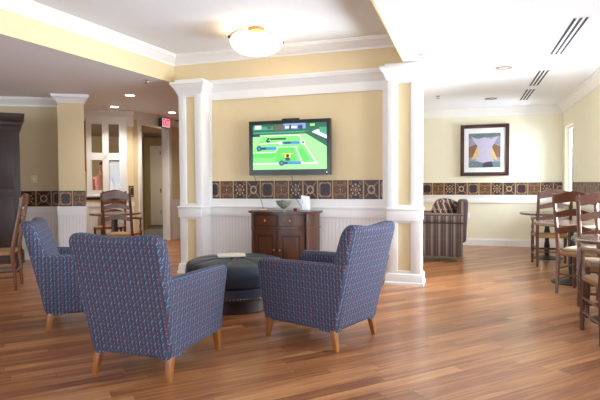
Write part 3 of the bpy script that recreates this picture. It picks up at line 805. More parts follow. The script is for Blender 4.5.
def front_panel(x0, x1, z0, z1, off, th, mat, nm):
    mb = MB(); n = 8; P0 = []; P1 = []
    for i in range(n + 1):
        x = x0 + (x1 - x0) * i / n; u = x / .38; y = -(.32 - .02) - .075 * (1 - u * u) - off
        P0.append((x, y)); P1.append((x, y - th))
    mb.prism(P0[::-1] + P1, z0, z1, mat); return mb.build(nm, parent=cb, ang=30)
for a, b in ((-.345, .345),):
    dr = front_panel(a, b, .70, .845, 0, .010, 'cherrydark', 'drawer')
    for (p, q) in ((a + .012, -.02), (.02, b - .012)): f_ = front_panel(p, q, .712, .835, .010, .008, 'cherry', 'drawer_panel'); f_.parent = dr
    for x in (-.17, .17):
        mb = MB(); mb.lathe([(0, 0), (.007, 0), (.007, .012), (.014, .018), (.012, .026), (0, .028)], 'brass', n=12, M4=Matrix.Translation((x, -.315 - .075 * (1 - (x / .38) ** 2) , .775)) @ Matrix.Rotation(PI / 2, 4, 'X')); mb.build('knob', parent=dr)
for a, b, kx in ((-.345, -.008, -.04), (.008, .345, .04)):
    dr = front_panel(a, b, .10, .65, 0, .012, 'cherrydark', 'door')
    f_ = front_panel(a + .075, b - .075, .19, .56, .012, .005, 'cherry', 'door_panel'); f_.parent = dr
    for (p, q, z0, z1) in ((a, a + .05, .10, .65), (b - .05, b, .10, .65), (a + .05, b - .05, .10, .16), (a + .05, b - .05, .59, .65)):
        f_ = front_panel(p, q, z0, z1, .012, .006, 'cherry', 'door_frame')
        f_.parent = dr
    mb = MB(); mb.lathe([(0, 0), (.007, 0), (.007, .012), (.014, .018), (.012, .026), (0, .028)], 'brass', n=12, M4=Matrix.Translation((kx, -.395, .40)) @ Matrix.Rotation(PI / 2, 4, 'X')); mb.build('knob', parent=dr)

for s_ in (-1, 1):
    mb = MB(); mb.lathe([(.02, .075), (.022, .10), (.016, .12), (.019, .2), (.019, .55), (.016, .62), (.022, .66), (.018, .69), (.02, .72), (.02, .86)], 'cherry', c=(s_ * .372, -.315, 0), n=14); mb.build('corner_post', parent=cb)
# objects on the cabinet
bw = empty('glass_bowl', (-2.255, 6.27, .892), 0, 'small footed glass bowl of greenery on the cherry cabinet', 'bowl')
mb = MB(); mb.lathe([(.04, 0), (.04, .006), (.012, .012), (.012, .03), (.045, .05), (.085, .085), (.105, .135), (.101, .137), (.08, .09), (.04, .056), (0, .05)], 'bowlglass', n=32); mb.build('glass', parent=bw)
mb = MB()
for i in range(26):
    a = random.uniform(0, 2 * PI); r = random.uniform(0, .07); h = .085 + random.uniform(0, .05)
    T = Matrix.Translation((r * math.cos(a), r * math.sin(a), h)) @ Matrix.Rotation(a, 4, 'Z') @ Matrix.Rotation(random.uniform(-.8, .8), 4, 'Y')
    mb.lathe([(0, -.012), (.014, -.004), (.016, .003), (0, .012)], 'green', n=6, M4=T)
o = mb.build('leaves', parent=bw); tag(o, 'green and brown leafy filling', kind='stuff')
gc = empty('game_console', (-1.955, 6.30, .892), math.radians(8), 'white upright game console on a grey stand on the cherry cabinet', 'game console')
mb = MB(); mb.hexa([(-.05, -.09, 0), (.05, -.09, 0), (.05, .09, 0), (-.05, .09, 0), (-.04, -.07, .028), (.04, -.07, .028), (.04, .08, .028), (-.04, .08, .028)], 'greyplastic', .004); mb.build('stand', parent=gc)
mb = MB(); mb.hexa([(-.042, -.085, .02), (.048, -.085, .02), (.048, .08, .02), (-.042, .08, .02), (-.055, -.085, .205), (.035, -.085, .185), (.035, .08, .185), (-.055, .08, .205)], 'plastic', .004); mb.build('case', parent=gc)
mb = MB(); mb.box(-.035, -.027, -.0875, -.085, .09, .165, 'blueled'); mb.build('disc_slot', parent=gc, smooth=False)
cd = empty('candle_holder', (-2.105, 6.30, .892), 0, 'tiny dark red glass votive beside the white console', 'candle holder')
mb = MB(); mb.lathe([(.018, 0), (.024, .02), (.02, .036), (.016, .036), (.014, .01), (0, .01)], 'red', n=16); mb.build('votive_glass', parent=cd)
mb = MB(); mb.lathe([(0, .01), (.0135, .01), (.0135, .025), (0, .026)], 'paper', n=10); mb.build('wax', parent=cd)
rm = empty('remote_tray', (-2.545, 6.26, .892), math.radians(8), 'flat tan tray with a remote at the left end of the cabinet', 'tray')
mb = MB(); mb.box(-.075, .075, -.045, .045, 0, .012, 'lightwood', bev=.003); mb.build('tray', parent=rm)
mb = MB(); mb.box(-.06, .05, -.015, .015, .012, .026, 'plastic', bev=.005); mb.build('remote', parent=rm)
mb = MB(); mb.tube([(-2.74, 6.44, 1.355), (-2.70, 6.49, 1.2), (-2.66, 6.47, 1.05), (-2.61, 6.42, .95), (-2.58, 6.38, .9)], .0035, 'dark', 6)
tag(mb.build('cable'), 'thin grey cable hanging from the left end of the television to the cabinet', 'cable')
mb = MB(); mb.tube([(-2.195, 6.44, 1.355), (-2.19, 6.48, 1.2), (-2.16, 6.49, 1.05), (-2.06, 6.45, .93), (-1.99, 6.41, .905)], .0035, 'dark', 6)
tag(mb.build('cable'), 'thin grey cable hanging from the middle of the television behind the console', 'cable')

# ------------------------------------------------------------------ television
tv = empty('television', (-2.216, 6.40, 1.363), 0, 'black flat-screen television on the wall showing a green tennis game', 'television')
W2, H2 = .565, .725
mb = MB()
for (a, b, c, d) in ((-W2, -W2 + .045, 0, H2), (W2 - .045, W2, 0, H2), (-W2 + .045, W2 - .045, 0, .075), (-W2 + .045, W2 - .045, H2 - .045, H2)):
    mb.box(a, b, -.025, .05, c, d, 'black')
mb.box(-W2 + .02, W2 - .02, .01, .06, .02, H2 - .02, 'black')
mb.build('bezel', parent=tv, smooth=False)
mb = MB(); mb.box(-.12, .12, .06, .135, .2, .55, 'blackmetal'); mb.build('wall_bracket', parent=tv, smooth=False)
mb = MB(); mb.lathe([(0, 0), (.008, 0), (.008, .002), (0, .002)], 'nail', n=12, M4=Matrix.Translation((W2 - .045, -.0255, .032)) @ Matrix.Rotation(PI / 2, 4, 'X')); mb.build('power_button', parent=tv)
def emat(name, r, g_, b_, s_=1.15):
    c = rgb(r, g_, b_); return newmat(name, (0.01, 0.01, 0.01, 1), 0.3, emit=c, es=s_)
SG = dict(sky=emat('screen_blue', 60, 90, 150), g1=emat('screen_green', 86, 196, 84), g2=emat('screen_pale_green', 150, 224, 140), g3=emat('screen_mid_green', 116, 208, 108),
          dg=emat('screen_dark_green', 26, 92, 62), teal=emat('screen_teal', 60, 150, 120), wh=emat('screen_white', 230, 248, 230), nv=emat('screen_navy', 28, 54, 84),
          br=emat('screen_brown', 96, 84, 76), pk=emat('screen_lilac', 120, 150, 200), ye=emat('screen_yellow', 220, 210, 90), bk=emat('screen_black', 12, 24, 24), lb=emat('screen_light_blue', 60, 130, 190))
mb = MB(); L_ = [0]
sw, sh = W2 - .045, .605
def poly(pts, m, flip=False):
    """pts in 0..1 screen coordinates, y up"""
    L_[0] += 1; y = -.002 - L_[0] * .00012; k = mb.mi(SG[m])
    mb.face([mb.bm.verts.new((-sw + 2 * sw * a, y, .075 + sh * b)) for a, b in pts], k)
def rect(a, b, c, d, m): poly([(a, c), (b, c), (b, d), (a, d)], m)
rect(0, 1, 0, 1, 'g2'); rect(0, 1, .84, 1, 'dg'); rect(.42, .72, .88, 1, 'pk'); rect(.30, .44, .86, .97, 'br'); rect(.0, .28, .88, .95, 'teal'); rect(.03, .12, .9, .98, 'wh')
rect(.45, .6, .9, .94, 'wh'); rect(.62, .68, .88, .96, 'nv'); rect(.5, .53, .86, .97, 'nv'); rect(.72, .9, .9, 1, 'dg'); rect(.78, .84, .93, .98, 'g2'); rect(.2, .26, .9, .99, 'dg')
rect(0, .74, .77, .86, 'dg'); rect(0, .74, .80, .83, 'teal'); rect(0, .1, .73, .80, 'nv')
poly([(.70, .80), (1, .48), (1, .72), (.78, .86)], 'dg'); poly([(.80, .80), (1, .64), (1, .76), (.88, .86)], 'wh'); poly([(.80, .775), (1, .60), (1, .64), (.8, .80)], 'nv'); poly([(.9, .8), (1, .72), (1, .9), (.9, .9)], 'teal')
poly([(.14, .74), (.62, .74), (.84, .14), (-.0, .14), (0, .4)], 'g3')
poly([(.36, .50), (.56, .50), (.60, .16), (.30, .16)], 'g1'); poly([(0, .26), (.30, .26), (.34, .38), (0, .38)], 'g1'); poly([(.60, .44), (.68, .46), (.78, .2), (.70, .16)], 'g1')
poly([(.16, .75), (.64, .75), (.645, .735), (.155, .735)], 'wh'); poly([(.62, .75), (.635, .75), (.87, .14), (.85, .14)], 'wh'); poly([(.58, .52), (.59, .52), (.68, .14), (.665, .14)], 'wh')
rect(0, .88, .12, .145, 'wh'); poly([(.33, .50), (.62, .50), (.62, .485), (.33, .485)], 'wh'); poly([(.35, .50), (.36, .50), (.31, .38), (.30, .38)], 'wh'); rect(0, .31, .37, .385, 'wh')
poly([(.09, .56), (.70, .60), (.70, .615), (.09, .58)], 'wh')
for (a, b, c, d) in ((.07, .33, .435, .50), (.40, .64, .555, .61), (.36, .66, .11, .175)): rect(a, b, c, d, 'lb'); rect(a + .03, a + .12, c + .008, d - .008, 'nv')
rect(.24, .46, .655, .69, 'bk'); rect(.20, .24, .60, .64, 'nv'); poly([(.18, .62), (.20, .62), (.24, .70), (.21, .70)], 'bk')
def disc(x, y, r, m, n=14):
    poly([(x + r * math.cos(2 * PI * i / n), y + r * 1.72 * math.sin(2 * PI * i / n)) for i in range(n)], m)
disc(.09, .47, .035, 'nv'); disc(.09, .47, .018, 'lb'); disc(.40, .14, .035, 'nv'); disc(.40, .14, .018, 'lb'); disc(.385, .58, .025, 'wh'); disc(.685, .585, .03, 'wh'); disc(.685, .585, .018, 'teal')
rect(.45, .51, .19, .30, 'nv'); rect(.44, .52, .26, .34, 'ye'); disc(.48, .30, .022, 'bk'); rect(.40, .56, .335, .355, 'ye')
o = mb.build('screen', parent=tv, smooth=False); o['label'] = 'lit screen with a tennis court view'
mb = MB(); mb.box(-.115, .12, -.02, .02, 0, .022, 'black', bev=.003); sb = mb.build('sensor_bar', loc=(-2.216 + .02, 6.40, 1.363 + H2)); tag(sb, 'thin black sensor bar resting on top of the television', 'sensor bar')

# ------------------------------------------------------------------ framed artwork (generic abstract)
pf = empty('framed_picture', (.3615, 10.66, 1.38), 0, 'abstract lilac and gold print in a dark mahogany frame on the pale wall', 'picture')
w, h = .45, 1.005
mb = MB()
for (a, b, c, d) in ((-w, -w + .07, 0, h), (w - .07, w, 0, h), (-w + .07, w - .07, 0, .07), (-w + .07, w - .07, h - .07, h)): mb.box(a, b, -.02, .03, c, d, 'frame', bev=.004)
mb.build('frame', parent=pf)
mb = MB(); mb.box(-w + .07, w - .07, .0, .02, .07, h - .07, 'mat'); mb.build('mat_board', parent=pf, smooth=False)
AR = dict(bg=newmat('print_slate', rgb(150, 152, 172), .6, noise=.3, nscale=9), li=newmat('print_lilac', rgb(196, 188, 212), .6, noise=.25, nscale=30), go=newmat('print_gold', rgb(214, 192, 136), .6, noise=.2, nscale=12),
          br=newmat('print_umber', rgb(140, 96, 74), .6, noise=.3, nscale=12), te=newmat('print_teal', rgb(110, 130, 132), .6, noise=.3, nscale=12), dk=newmat('print_charcoal', rgb(66, 66, 88), .6, noise=.4, nscale=16))
mb = MB(); LL = [0]
def ap(pts, m):
    LL[0] += 1; y = -.0008 - LL[0] * .0002; k = mb.mi(AR[m]); mb.face([mb.bm.verts.new((-.295 + .59 * a, y, .165 + .67 * b)) for a, b in pts], k)
ap([(0, 0), (1, 0), (1, 1), (0, 1)], 'bg'); ap([(0, .3), (.4, .3), (.3, .7), (0, .6)], 'br'); ap([(.7, .3), (1, .3), (1, .6), (.75, .7)], 'br'); ap([(0, 0), (1, 0), (1, .15), (0, .18)], 'te'); ap([(0, .85), (1, .9), (1, 1), (0, 1)], 'te')
ap([(.08, .22), (.28, .62), (.40, .30)], 'go'); ap([(.92, .20), (.72, .62), (.60, .30)], 'go'); ap([(.1, .9), (.22, .70), (.32, .8)], 'go'); ap([(.9, .9), (.78, .70), (.68, .8)], 'go')
ap([(.06, .92), (.30, .82), (.5, .88), (.70, .82), (.94, .92), (.74, .60), (.68, .42), (.80, .18), (.5, .12), (.2, .2), (.34, .42), (.28, .62)], 'li'); ap([(.42, 0), (.78, .02), (.72, .18), (.48, .14)], 'dk')
mb.build('print', parent=pf, smooth=False)
# glass front
mb = MB(); mb.box(-w + .06, w - .06, -.010, -.008, .06, h - .06, 'artglass'); mb.build('picture_glass', parent=pf, smooth=False)

# outlet and switch
mb = MB(); mb.box(-.036, .036, -.006, 0, -.058, .058, 'plastic', bev=.002); op = mb.build('wall_outlet', loc=(.06, 10.699, .60)); tag(op, 'white electrical outlet plate low on the pale wall beside the striped armchair', 'outlet')
for z in (-.022, .022):
    mb = MB(); mb.box(-.016, .016, -.009, -.006, z - .013, z + .013, 'mat', bev=.002); mb.build('socket', parent=op)
sp = Q - t2 * .50
mb = MB(); mb.box(-.05, .05, -.006, 0, -.065, .065, 'ivory', bev=.002); op = mb.build('light_switch', loc=(sp.x, sp.y, 1.35), rotz=A2); tag(op, 'ivory light switch plate on the taupe wall above the tile border', 'light switch')
mb = MB(); mb.box(-.01, .01, -.014, -.006, -.02, .02, 'plastic', bev=.002); mb.build('toggle', parent=op)

# mostly hidden wood-framed picture beside the column
hf = empty('framed_mirror', tuple(Cn - t_ * 1.13) + (1.51,), A1, 'light wood framed mirror half hidden behind the square column', 'mirror')
mb = MB()
for (a, b, c, d) in ((-.25, -.21, 0, .98), (.215, .25, 0, .98), (-.21, .215, 0, .04), (-.21, .215, .94, .98)): mb.box(a, b, -.03, -.001, c, d, 'lightwood', bev=.003)
mb.build('frame', parent=hf)
mb = MB(); mb.box(-.21, .215, -.012, -.002, .04, .94, 'nail'); mb.build('mirror_glass', parent=hf, smooth=False)

# exit sign
ex = empty('exit_sign', (-6.235, 9.63, 2.475), 0, 'red and white EXIT sign above the tall doorway', 'sign')
mb = MB(); mb.box(0, .095, -.15, .15, 0, .195, 'exitbox', bev=.004); mb.build('housing', parent=ex)
mb = MB(); mb.box(.095, .098, -.148, .148, .002, .193, 'exitwhite'); mb.build('face', parent=ex, smooth=False)
tcu = bpy.data.curves.new('exit_text', 'FONT'); tcu.body = 'EXIT'; tcu.size = .185; tcu.align_x = 'CENTER'; tcu.align_y = 'CENTER'; tcu.extrude = .001; tcu.offset = .006
to = bpy.data.objects.new('lettering', tcu); COL.objects.link(to); bpy.context.view_layer.update()
me = bpy.data.meshes.new_from_object(to.evaluated_get(bpy.context.evaluated_depsgraph_get())); bpy.data.objects.remove(to)
me.materials.clear(); me.materials.append(M['exitred']); lo = bpy.data.objects.new('lettering', me); COL.objects.link(lo)
lo.parent = ex; lo.rotation_euler = (PI / 2, 0, PI / 2); lo.location = (.0995, 0, .098); lo['label'] = 'red letters reading EXIT'
bx = [v.co.x for v in me.vertices]; sc_ = .27 / (max(bx) - min(bx)); lo.scale = (sc_, 1.05, 1)

# ------------------------------------------------------------------ dining chairs (ladder back)
def wavy(mb, x0, x1, zc, h, y, th, arch, m, n=16, lean=0.0):
    """horizontal slat with a wavy top edge; y may lean"""
    k = mb.mi(m); R4 = []
    for i in range(n + 1):
        u = -1 + 2 * i / n; x = x0 + (x1 - x0) * i / n
        top = zc + h / 2 + arch * (0.55 * math.cos(u * PI) + 0.45 * (1 - u * u)) * .8
        bot = zc - h / 2 + arch * .35 * math.cos(u * PI)
        yy = y - .018 * (1 - u * u)
        R4.append([mb.bm.verts.new(q) for q in ((x, yy, bot), (x, yy + th, bot), (x, yy + th - lean * 0, top), (x, yy, top))])
    for A, B in zip(R4, R4[1:]):
        for i in range(4): mb.face([A[i], B[i], B[(i + 1) % 4], A[(i + 1) % 4]], k)
    mb.face(R4[0], k); mb.face(R4[-1][::-1], k)
def dining_chair(wm, arms, pad=False, hgt=1.12):
    r = empty('dining_chair', (0, 0, 0)); hw = .215; yr = -.21; yf = .21
    def yl(z): return yr - .12 * max(0, (z - .45) / (hgt - .45)) ** 1.1 - .03 * max(0, (.45 - z) / .45)
    for s_ in (-1, 1):
        mb = MB(); zs = [0, .15, .3, .45, .6, .75, .9, 1.03, hgt]
        mb.tube([(s_ * hw, yl(z), z) for z in zs], [.017, .02, .022, .024, .023, .022, .021, .019, .016], wm, 8); mb.build('rear_leg', parent=r)
        top = .68 if arms else .47
        mb = MB(); prof = [(.014, 0), (.020, .02), (.017, .05), (.023, .14), (.018, .17), (.024, .21), (.024, .40), (.026, .47)]
        if arms: prof += [(.015, .50), (.022, .56), (.014, .62), (.018, .68)]
        mb.lathe(prof, wm, c=(s_ * (hw + .015), yf, 0), n=12); mb.build('front_leg', parent=r)
        if arms:
            mb = MB(); mb.tube([(s_ * hw, yl(.72), .72), (s_ * (hw + .02), -.1, .715), (s_ * (hw + .035), .05, .70), (s_ * (hw + .025), .18, .695), (s_ * (hw + .02), .25, .68)], [.016, .018, .02, .024, .020], wm, 8); mb.build('arm', parent=r)
        mb = MB()
        for z in (.16, .28): mb.tube([(s_ * hw, yl(z), z), (s_ * (hw + .015), yf, z)], .010, wm, 8)
        mb.build('side_stretcher', parent=r)
    mb = MB(); mb.tube([(-hw, yf, .22), (0, yf, .22), (hw, yf, .22)], [.011, .018, .011], wm, 8); mb.build('front_stretcher', parent=r)
    mb = MB(); mb.tube([(-hw, yl(.22), .22), (hw, yl(.22), .22)], .010, wm, 8); mb.build('rear_stretcher', parent=r)
    mb = MB(); mb.hexa([(-hw, yr, .425), (hw, yr, .425), (hw + .03, yf + .02, .425), (-hw - .03, yf + .02, .425), (-hw, yr, .47), (hw, yr, .47), (hw + .03, yf + .02, .47), (-hw - .03, yf + .02, .47)], 'rush', .012); mb.build('seat', parent=r)
    if pad:
        mb = MB(); mb.hexa([(-hw + .02, yr + .03, .468), (hw - .02, yr + .03, .468), (hw, yf, .468), (-hw, yf, .468), (-hw + .02, yr + .03, .51), (hw - .02, yr + .03, .51), (hw, yf, .51), (-hw, yf, .51)], 'cushion', .018, 4); mb.build('seat_pad', parent=r)
    mb = MB(); wavy(mb, -hw - .02, hw + .02, hgt - .05, .095, yl(hgt - .05) - .006, .026, .042, wm); mb.build('crest_rail', parent=r)
    for z in (.90, .72):
        mb = MB(); wavy(mb, -hw, hw, z - .0, .06, yl(z) - .002, .014, .038, wm); mb.build('back_slat', parent=r)
    return r
def place(proto, x, y, deg, label, group, first=False):
    o = proto if first else copy_tree(proto)
    o.location = (x, y, 0); o.rotation_euler.z = math.radians(deg); tag(o, label, 'chair', group); return o
GR = 'ladder-back chairs along the right wall'; GL = 'ladder-back chairs in the left dining area'
pa = dining_chair('chairwood2', True); pb = dining_chair('chairwood2', False, True); pc = dining_chair('chairwood', True)
def rear_left(px, py, deg):   # centre from the rear-left leg foot
    a = math.radians(deg); return (px + .215 * math.cos(a) - .24 * math.sin(a), py + .215 * math.sin(a) + .24 * math.cos(a))
x, y = rear_left(1.02, 8.20, 0); place(pa, x, y, 0, 'farthest ladder-back armchair, beside the small round table near the pale wall', GR, True)
x, y = rear_left(0.985, 6.30, -35); place(pb, x, y, -35, 'ladder-back side chair turned to the middle round table, wavy crest fully in view', GR, True)
place(pb, 1.305, 5.45, 180, 'ladder-back side chair facing the viewer behind the table at the right picture edge', GR)
place(pa, 1.19, 4.60, 4, 'nearest ladder-back armchair, pushed under the table cut by the right picture edge', GR)
# left dining area
yawc = math.radians(17.9)
place(pc, -5.27, 6.95, 20, 'ladder-back armchair seen from behind in front of the left round table', GL, True)
pl_ = dining_chair('chairwood', False)
place(pl_, -6.36, 8.04, 205, 'ladder-back chair on the far side of the left round table under the interior window', GL, True)
pg = copy_tree(pl_); tag(pg, 'ladder-back chair at the extreme left edge in front of the tall dark cupboard', 'chair', GL)
ag = math.radians(128); bxg, byg = -5.13, 4.54
pg.location = (bxg - .25 * 1 + .0, byg + .16, 0); pg.rotation_euler.z = ag

def round_table(x, y, r_, label, base_m='blackmetal'):
    t = empty('dining_table', (x, y, 0), 0, label, 'table')
    mb = MB(); mb.lathe([(0, .715), (r_ - .02, .715), (r_, .722), (r_, .742), (r_ - .008, .75), (0, .75)], 'tabletop', n=48); mb.build('table_top', parent=t)
    mb = MB(); mb.lathe([(.05, .02), (.035, .06), (.045, .2), (.03, .3), (.05, .42), (.035, .5), (.04, .66), (.09, .70), (.09, .715)], base_m, n=20); mb.build('pedestal', parent=t)
    mb = MB(); mb.lathe([(0, 0), (.24, 0), (.24, .012), (.10, .035), (.05, .05), (0, .05)], base_m, n=36); mb.build('base', parent=t)
round_table(1.285, 9.19, .42, 'small round wooden pedestal table nearest the pale far wall')
round_table(1.27, 7.02, .44, 'round wooden pedestal table in the middle of the right side')
round_table(1.32, 5.13, .40, 'round wooden pedestal table cut by the right edge of the picture')
round_table(-5.925, 7.62, .44, 'round dark table between two ladder-back chairs left of the doorway')

# ------------------------------------------------------------------ striped club chair
def club():
    r = empty('club_chair', (-.44, 8.80, 0), math.radians(90), 'brown and navy striped upholstered club chair half hidden behind the right pilaster', 'armchair')
    # local: faces +Y (world -X), width along x (world y)
    mb = MB(); mb.box(-.44, .44, -.40, .40, .08, .36, 'stripe', bev=.02); mb.build('seat_base', parent=r)
    mb = MB(); mb.box(-.28, .28, -.2, .42, .36, .50, 'stripe', bev=.04, seg=4); mb.build('seat_cushion', parent=r)
    for s_ in (-1, 1):
        mb = MB(); mb.box(min(s_ * .29, s_ * .43), max(s_ * .29, s_ * .43), -.41, .41, .08, .60, 'stripe', bev=.012)
        ol = [(s_ * .36 + .10 * math.cos(2 * PI * i / 20), .67 + .095 * math.sin(2 * PI * i / 20)) for i in range(20)]
        mb.slab(ol, -.425, .43, .012, lambda u, v, d: (u, d, v), 'stripe', 2)
        mb.build('arm', parent=r)
    mb = MB()
    ol = [(-.40, .3), (.40, .3), (.40, .88)] + [(.40 - .08 + .08 * math.cos(a), .88 + .09 * math.sin(a)) for a in [PI / 2 * i / 5 for i in range(1, 6)]]
    ol += [(-x, z) for x, z in ol[2:][::-1]]
    mb.slab(ol, 0, .17, .05, lambda u, v, d: (u, -.46 - .05 * (v - .3) + d, v), 'stripe', 4); mb.build('backrest', parent=r)
    for sx in (-1, 1):
        for sy in (-1, 1):
            mb = MB(); x, y = sx * .38, sy * .35; mb.hexa([(x - .02, y - .02, 0), (x + .02, y - .02, 0), (x + .02, y + .02, 0), (x - .02, y + .02, 0), (x - .03, y - .03, .085), (x + .03, y - .03, .085), (x + .03, y + .03, .085), (x - .03, y + .03, .085)], 'lightwood', .003); mb.build('leg', parent=r)
    return r
club()
pw = empty('throw_pillow', (-.30, 8.70, .55), 0, 'plump brown striped pillow leaning on the back of the striped club chair', 'pillow')
mb = MB(); t = bmesh.new(); bmesh.ops.create_cube(t, size=1.0); bmesh.ops.subdivide_edges(t, edges=t.edges[:], cuts=7, use_grid_fill=True)
for v in t.verts:
    u, w_, d = v.co.x * 2, v.co.z * 2, v.co.y * 2
    puff = (1 - abs(u) ** 2.6) * (1 - abs(w_) ** 2.6)
    v.co = Vector((u * .29 * math.sqrt(1 - .38 * w_ * w_), d * (.012 + .12 * max(0, puff) ** .55), w_ * .255 * math.sqrt(1 - .38 * u * u)))
bmesh.ops.transform(t, matrix=Matrix.Translation((0, 0, .19)) @ Matrix.Rotation(math.radians(14), 4, 'Y') @ Matrix.Rotation(math.radians(40), 4, 'Z'), verts=t.verts[:])
mb.merge(t, 'plaid'); mb.build('pillow_cover', parent=pw, ang=80)

# ------------------------------------------------------------------ tall cupboard far left
am = empty('tall_cupboard', (-6.11, 5.80, 0), math.radians(46.6), 'tall dark carved wooden cupboard cut by the left edge of the picture', 'cupboard')
# local: front faces -Y, right-front corner at the origin, extends to -X
mb = MB(); mb.box(-1.05, -.02, .02, .50, .12, 2.10, 'darkwood', bev=.006); mb.build('carcass', parent=am)
mb = MB(); cpf = [(0, 2.05), (.01, 2.05), (.015, 2.09), (.03, 2.12), (.03, 2.16), (.05, 2.19), (.07, 2.25), (.07, 2.28), (0, 2.28)]
mb.mold([(-.02, .50), (-.02, .02), (-1.05, .02), (-1.05, .50)], [(-o, z) for o, z in cpf], 'darkwood'); mb.box(-1.05, -.02, .02, .5, 2.09, 2.279, 'darkwood'); mb.build('cornice', parent=am, ang=25)
mb = MB(); mb.mold([(-.02, .50), (-.02, .02), (-1.05, .02), (-1.05, .50)], [(0, -0.0) if 0 else (0, .12), (-.03, .12), (-.03, .24), (-.015, .27), (0, .27)], 'darkwood'); mb.build('plinth', parent=am, ang=25)
for i in range(2):
    x0 = -1.03 + i * .505
    mb = MB(); mb.box(x0, x0 + .495, .0, .02, .30, 2.02, 'darkwood', bev=.004); mb.box(x0 + .07, x0 + .425, -.012, 0, .40, 1.1, 'darkwood', bev=.006); mb.box(x0 + .07, x0 + .425, -.012, 0, 1.2, 1.92, 'darkwood', bev=.006); d_ = mb.build('door', parent=am)
    mb = MB(); mb.lathe([(0, 0), (.008, 0), (.016, .02), (0, .03)], 'brass', n=10, M4=Matrix.Translation((x0 + (.46 if i == 0 else .035), 0, 1.15)) @ Matrix.Rotation(PI / 2, 4, 'X')); mb.build('knob', parent=d_)
for x, y in ((-.06, .03), (-1.0, .03), (-.06, .45), (-1.0, .45)):
    mb = MB(); mb.lathe([(.025, 0), (.045, .03), (.045, .07), (.03, .10), (.035, .13)], 'darkwood', c=(x, y, 0), n=16); mb.build('foot', parent=am)

# ------------------------------------------------------------------ person beyond the interior window
def skin_mesh(name, verts, edges, mats, parent, sub=2):
    me = bpy.data.meshes.new(name); me.from_pydata([v[:3] for v in verts], edges, []); o = bpy.data.objects.new(name, me); COL.objects.link(o)
    md = o.modifiers.new('skin', 'SKIN'); md.use_smooth_shade = True
    for i, v in enumerate(verts):
        sv = me.skin_vertices[0].data[i]; sv.radius = (v[3], v[4] if len(v) > 4 else v[3]); sv.use_root = (i == 0)
    sb_ = o.modifiers.new('sub', 'SUBSURF'); sb_.levels = sub; sb_.render_levels = sub
    bpy.context.view_layer.update()
    me2 = bpy.data.meshes.new_from_object(o.evaluated_get(bpy.context.evaluated_depsgraph_get())); bpy.data.objects.remove(o)
    me2.materials.clear()
    for m in mats: me2.materials.append(M[m])
    for p in me2.polygons: p.use_smooth = True
    ob = bpy.data.objects.new(name, me2); COL.objects.link(ob); ob.parent = parent; return ob
pp = Cn + n_ * 1.9 - t_ * 0.80
pe = empty('person', (pp.x, pp.y, 0), A1 + math.radians(155), 'person with dark hair in a pink top and red skirt standing beyond the interior window', 'person')
V = [(0, 0, .95, .14, .11), (0, 0, 1.12, .12, .09), (0, 0, 1.28, .15, .10), (0, 0, 1.41, .14, .085), (0, .0, 1.50, .05, .05), (0, .01, 1.57, .06, .065), (0, .015, 1.66, .072, .088), (0, .01, 1.72, .05, .06)]
Ed = [(0, 1), (1, 2), (2, 3), (3, 4), (4, 5), (5, 6), (6, 7)]
def limb(start, pts):
    last = start
    for p in pts: V.append(p); Ed.append((last, len(V) - 1)); last = len(V) - 1
    return last
for s_ in (-1, 1):
    limb(0, [(s_ * .09, 0, .86, .085, .09), (s_ * .10, .01, .50, .055, .055), (s_ * .10, -.01, .30, .05, .052), (s_ * .10, -.02, .09, .033, .036), (s_ * .105, .03, .035, .035, .03), (s_ * .11, .12, .025, .034, .022)])
    e_ = limb(3, [(s_ * .19, 0, 1.40, .052, .055), (s_ * .24, -.01, 1.14, .038, .038), (s_ * .22, .16, 1.02, .026, .026), (s_ * .20, .22, 1.01, .024, .03)])
    for j in range(4): limb(e_, [(s_ * .20 - .024 + .016 * j, .255, 1.005, .008), (s_ * .20 - .024 + .016 * j, .285 - .004 * abs(j - 1), .99, .007)])
    limb(e_, [(s_ * .17, .235, 1.02, .009), (s_ * .155, .26, 1.02, .008)])
body = skin_mesh('body', V, Ed, ['skin'], pe)
hd = MB()
t = bmesh.new(); bmesh.ops.create_uvsphere(t, u_segments=20, v_segments=14, radius=1)
for v in t.verts:
    v.co = Vector((v.co.x * .098, v.co.y * .105 - .015, v.co.z * .12 + 1.665))
    if v.co.y > .045 and v.co.z < 1.72: v.co.y = .045
hd.merge(t, 'hair'); hd.box(-.085, .085, -.115, -.03, 1.46, 1.68, 'hair', bev=.035, seg=4); hd.build('hair', parent=pe, ang=80)
hd = MB(); hd.lathe([(.007, 0), (.012, .008), (.006, .03)], 'skin', c=(0, .105, 1.625), n=8); hd.box(-.022, .022, .088, .098, 1.598, 1.606, 'redskirt', bev=.002)
for s_ in (-1, 1): hd.lathe([(0, -.007), (.009, 0), (0, .007)], 'hair', c=(s_ * .028, .096, 1.66), n=8)
hd.build('face', parent=pe)
hd = MB(); hd.lathe([(.155, .98), (.14, 1.12), (.17, 1.28), (.165, 1.40), (.10, 1.47), (.07, 1.48)], 'pinktop', n=28, M4=Matrix.Scale(.78, 4, Vector((0, 1, 0)))); hd.build('top', parent=pe)
for s_ in (-1, 1):
    hd = MB(); hd.tube([(s_ * .15, 0, 1.42), (s_ * .20, 0, 1.36), (s_ * .225, -.005, 1.25), (s_ * .235, -.01, 1.18)], [.055, .064, .058, .056], 'pinktop', 12); hd.build('sleeve', parent=pe)
hd = MB(); hd.lathe([(.24, .50), (.20, .75), (.175, .90), (.15, 1.04)], 'redskirt', n=28, M4=Matrix.Scale(.8, 4, Vector((0, 1, 0)))); hd.build('skirt', parent=pe)

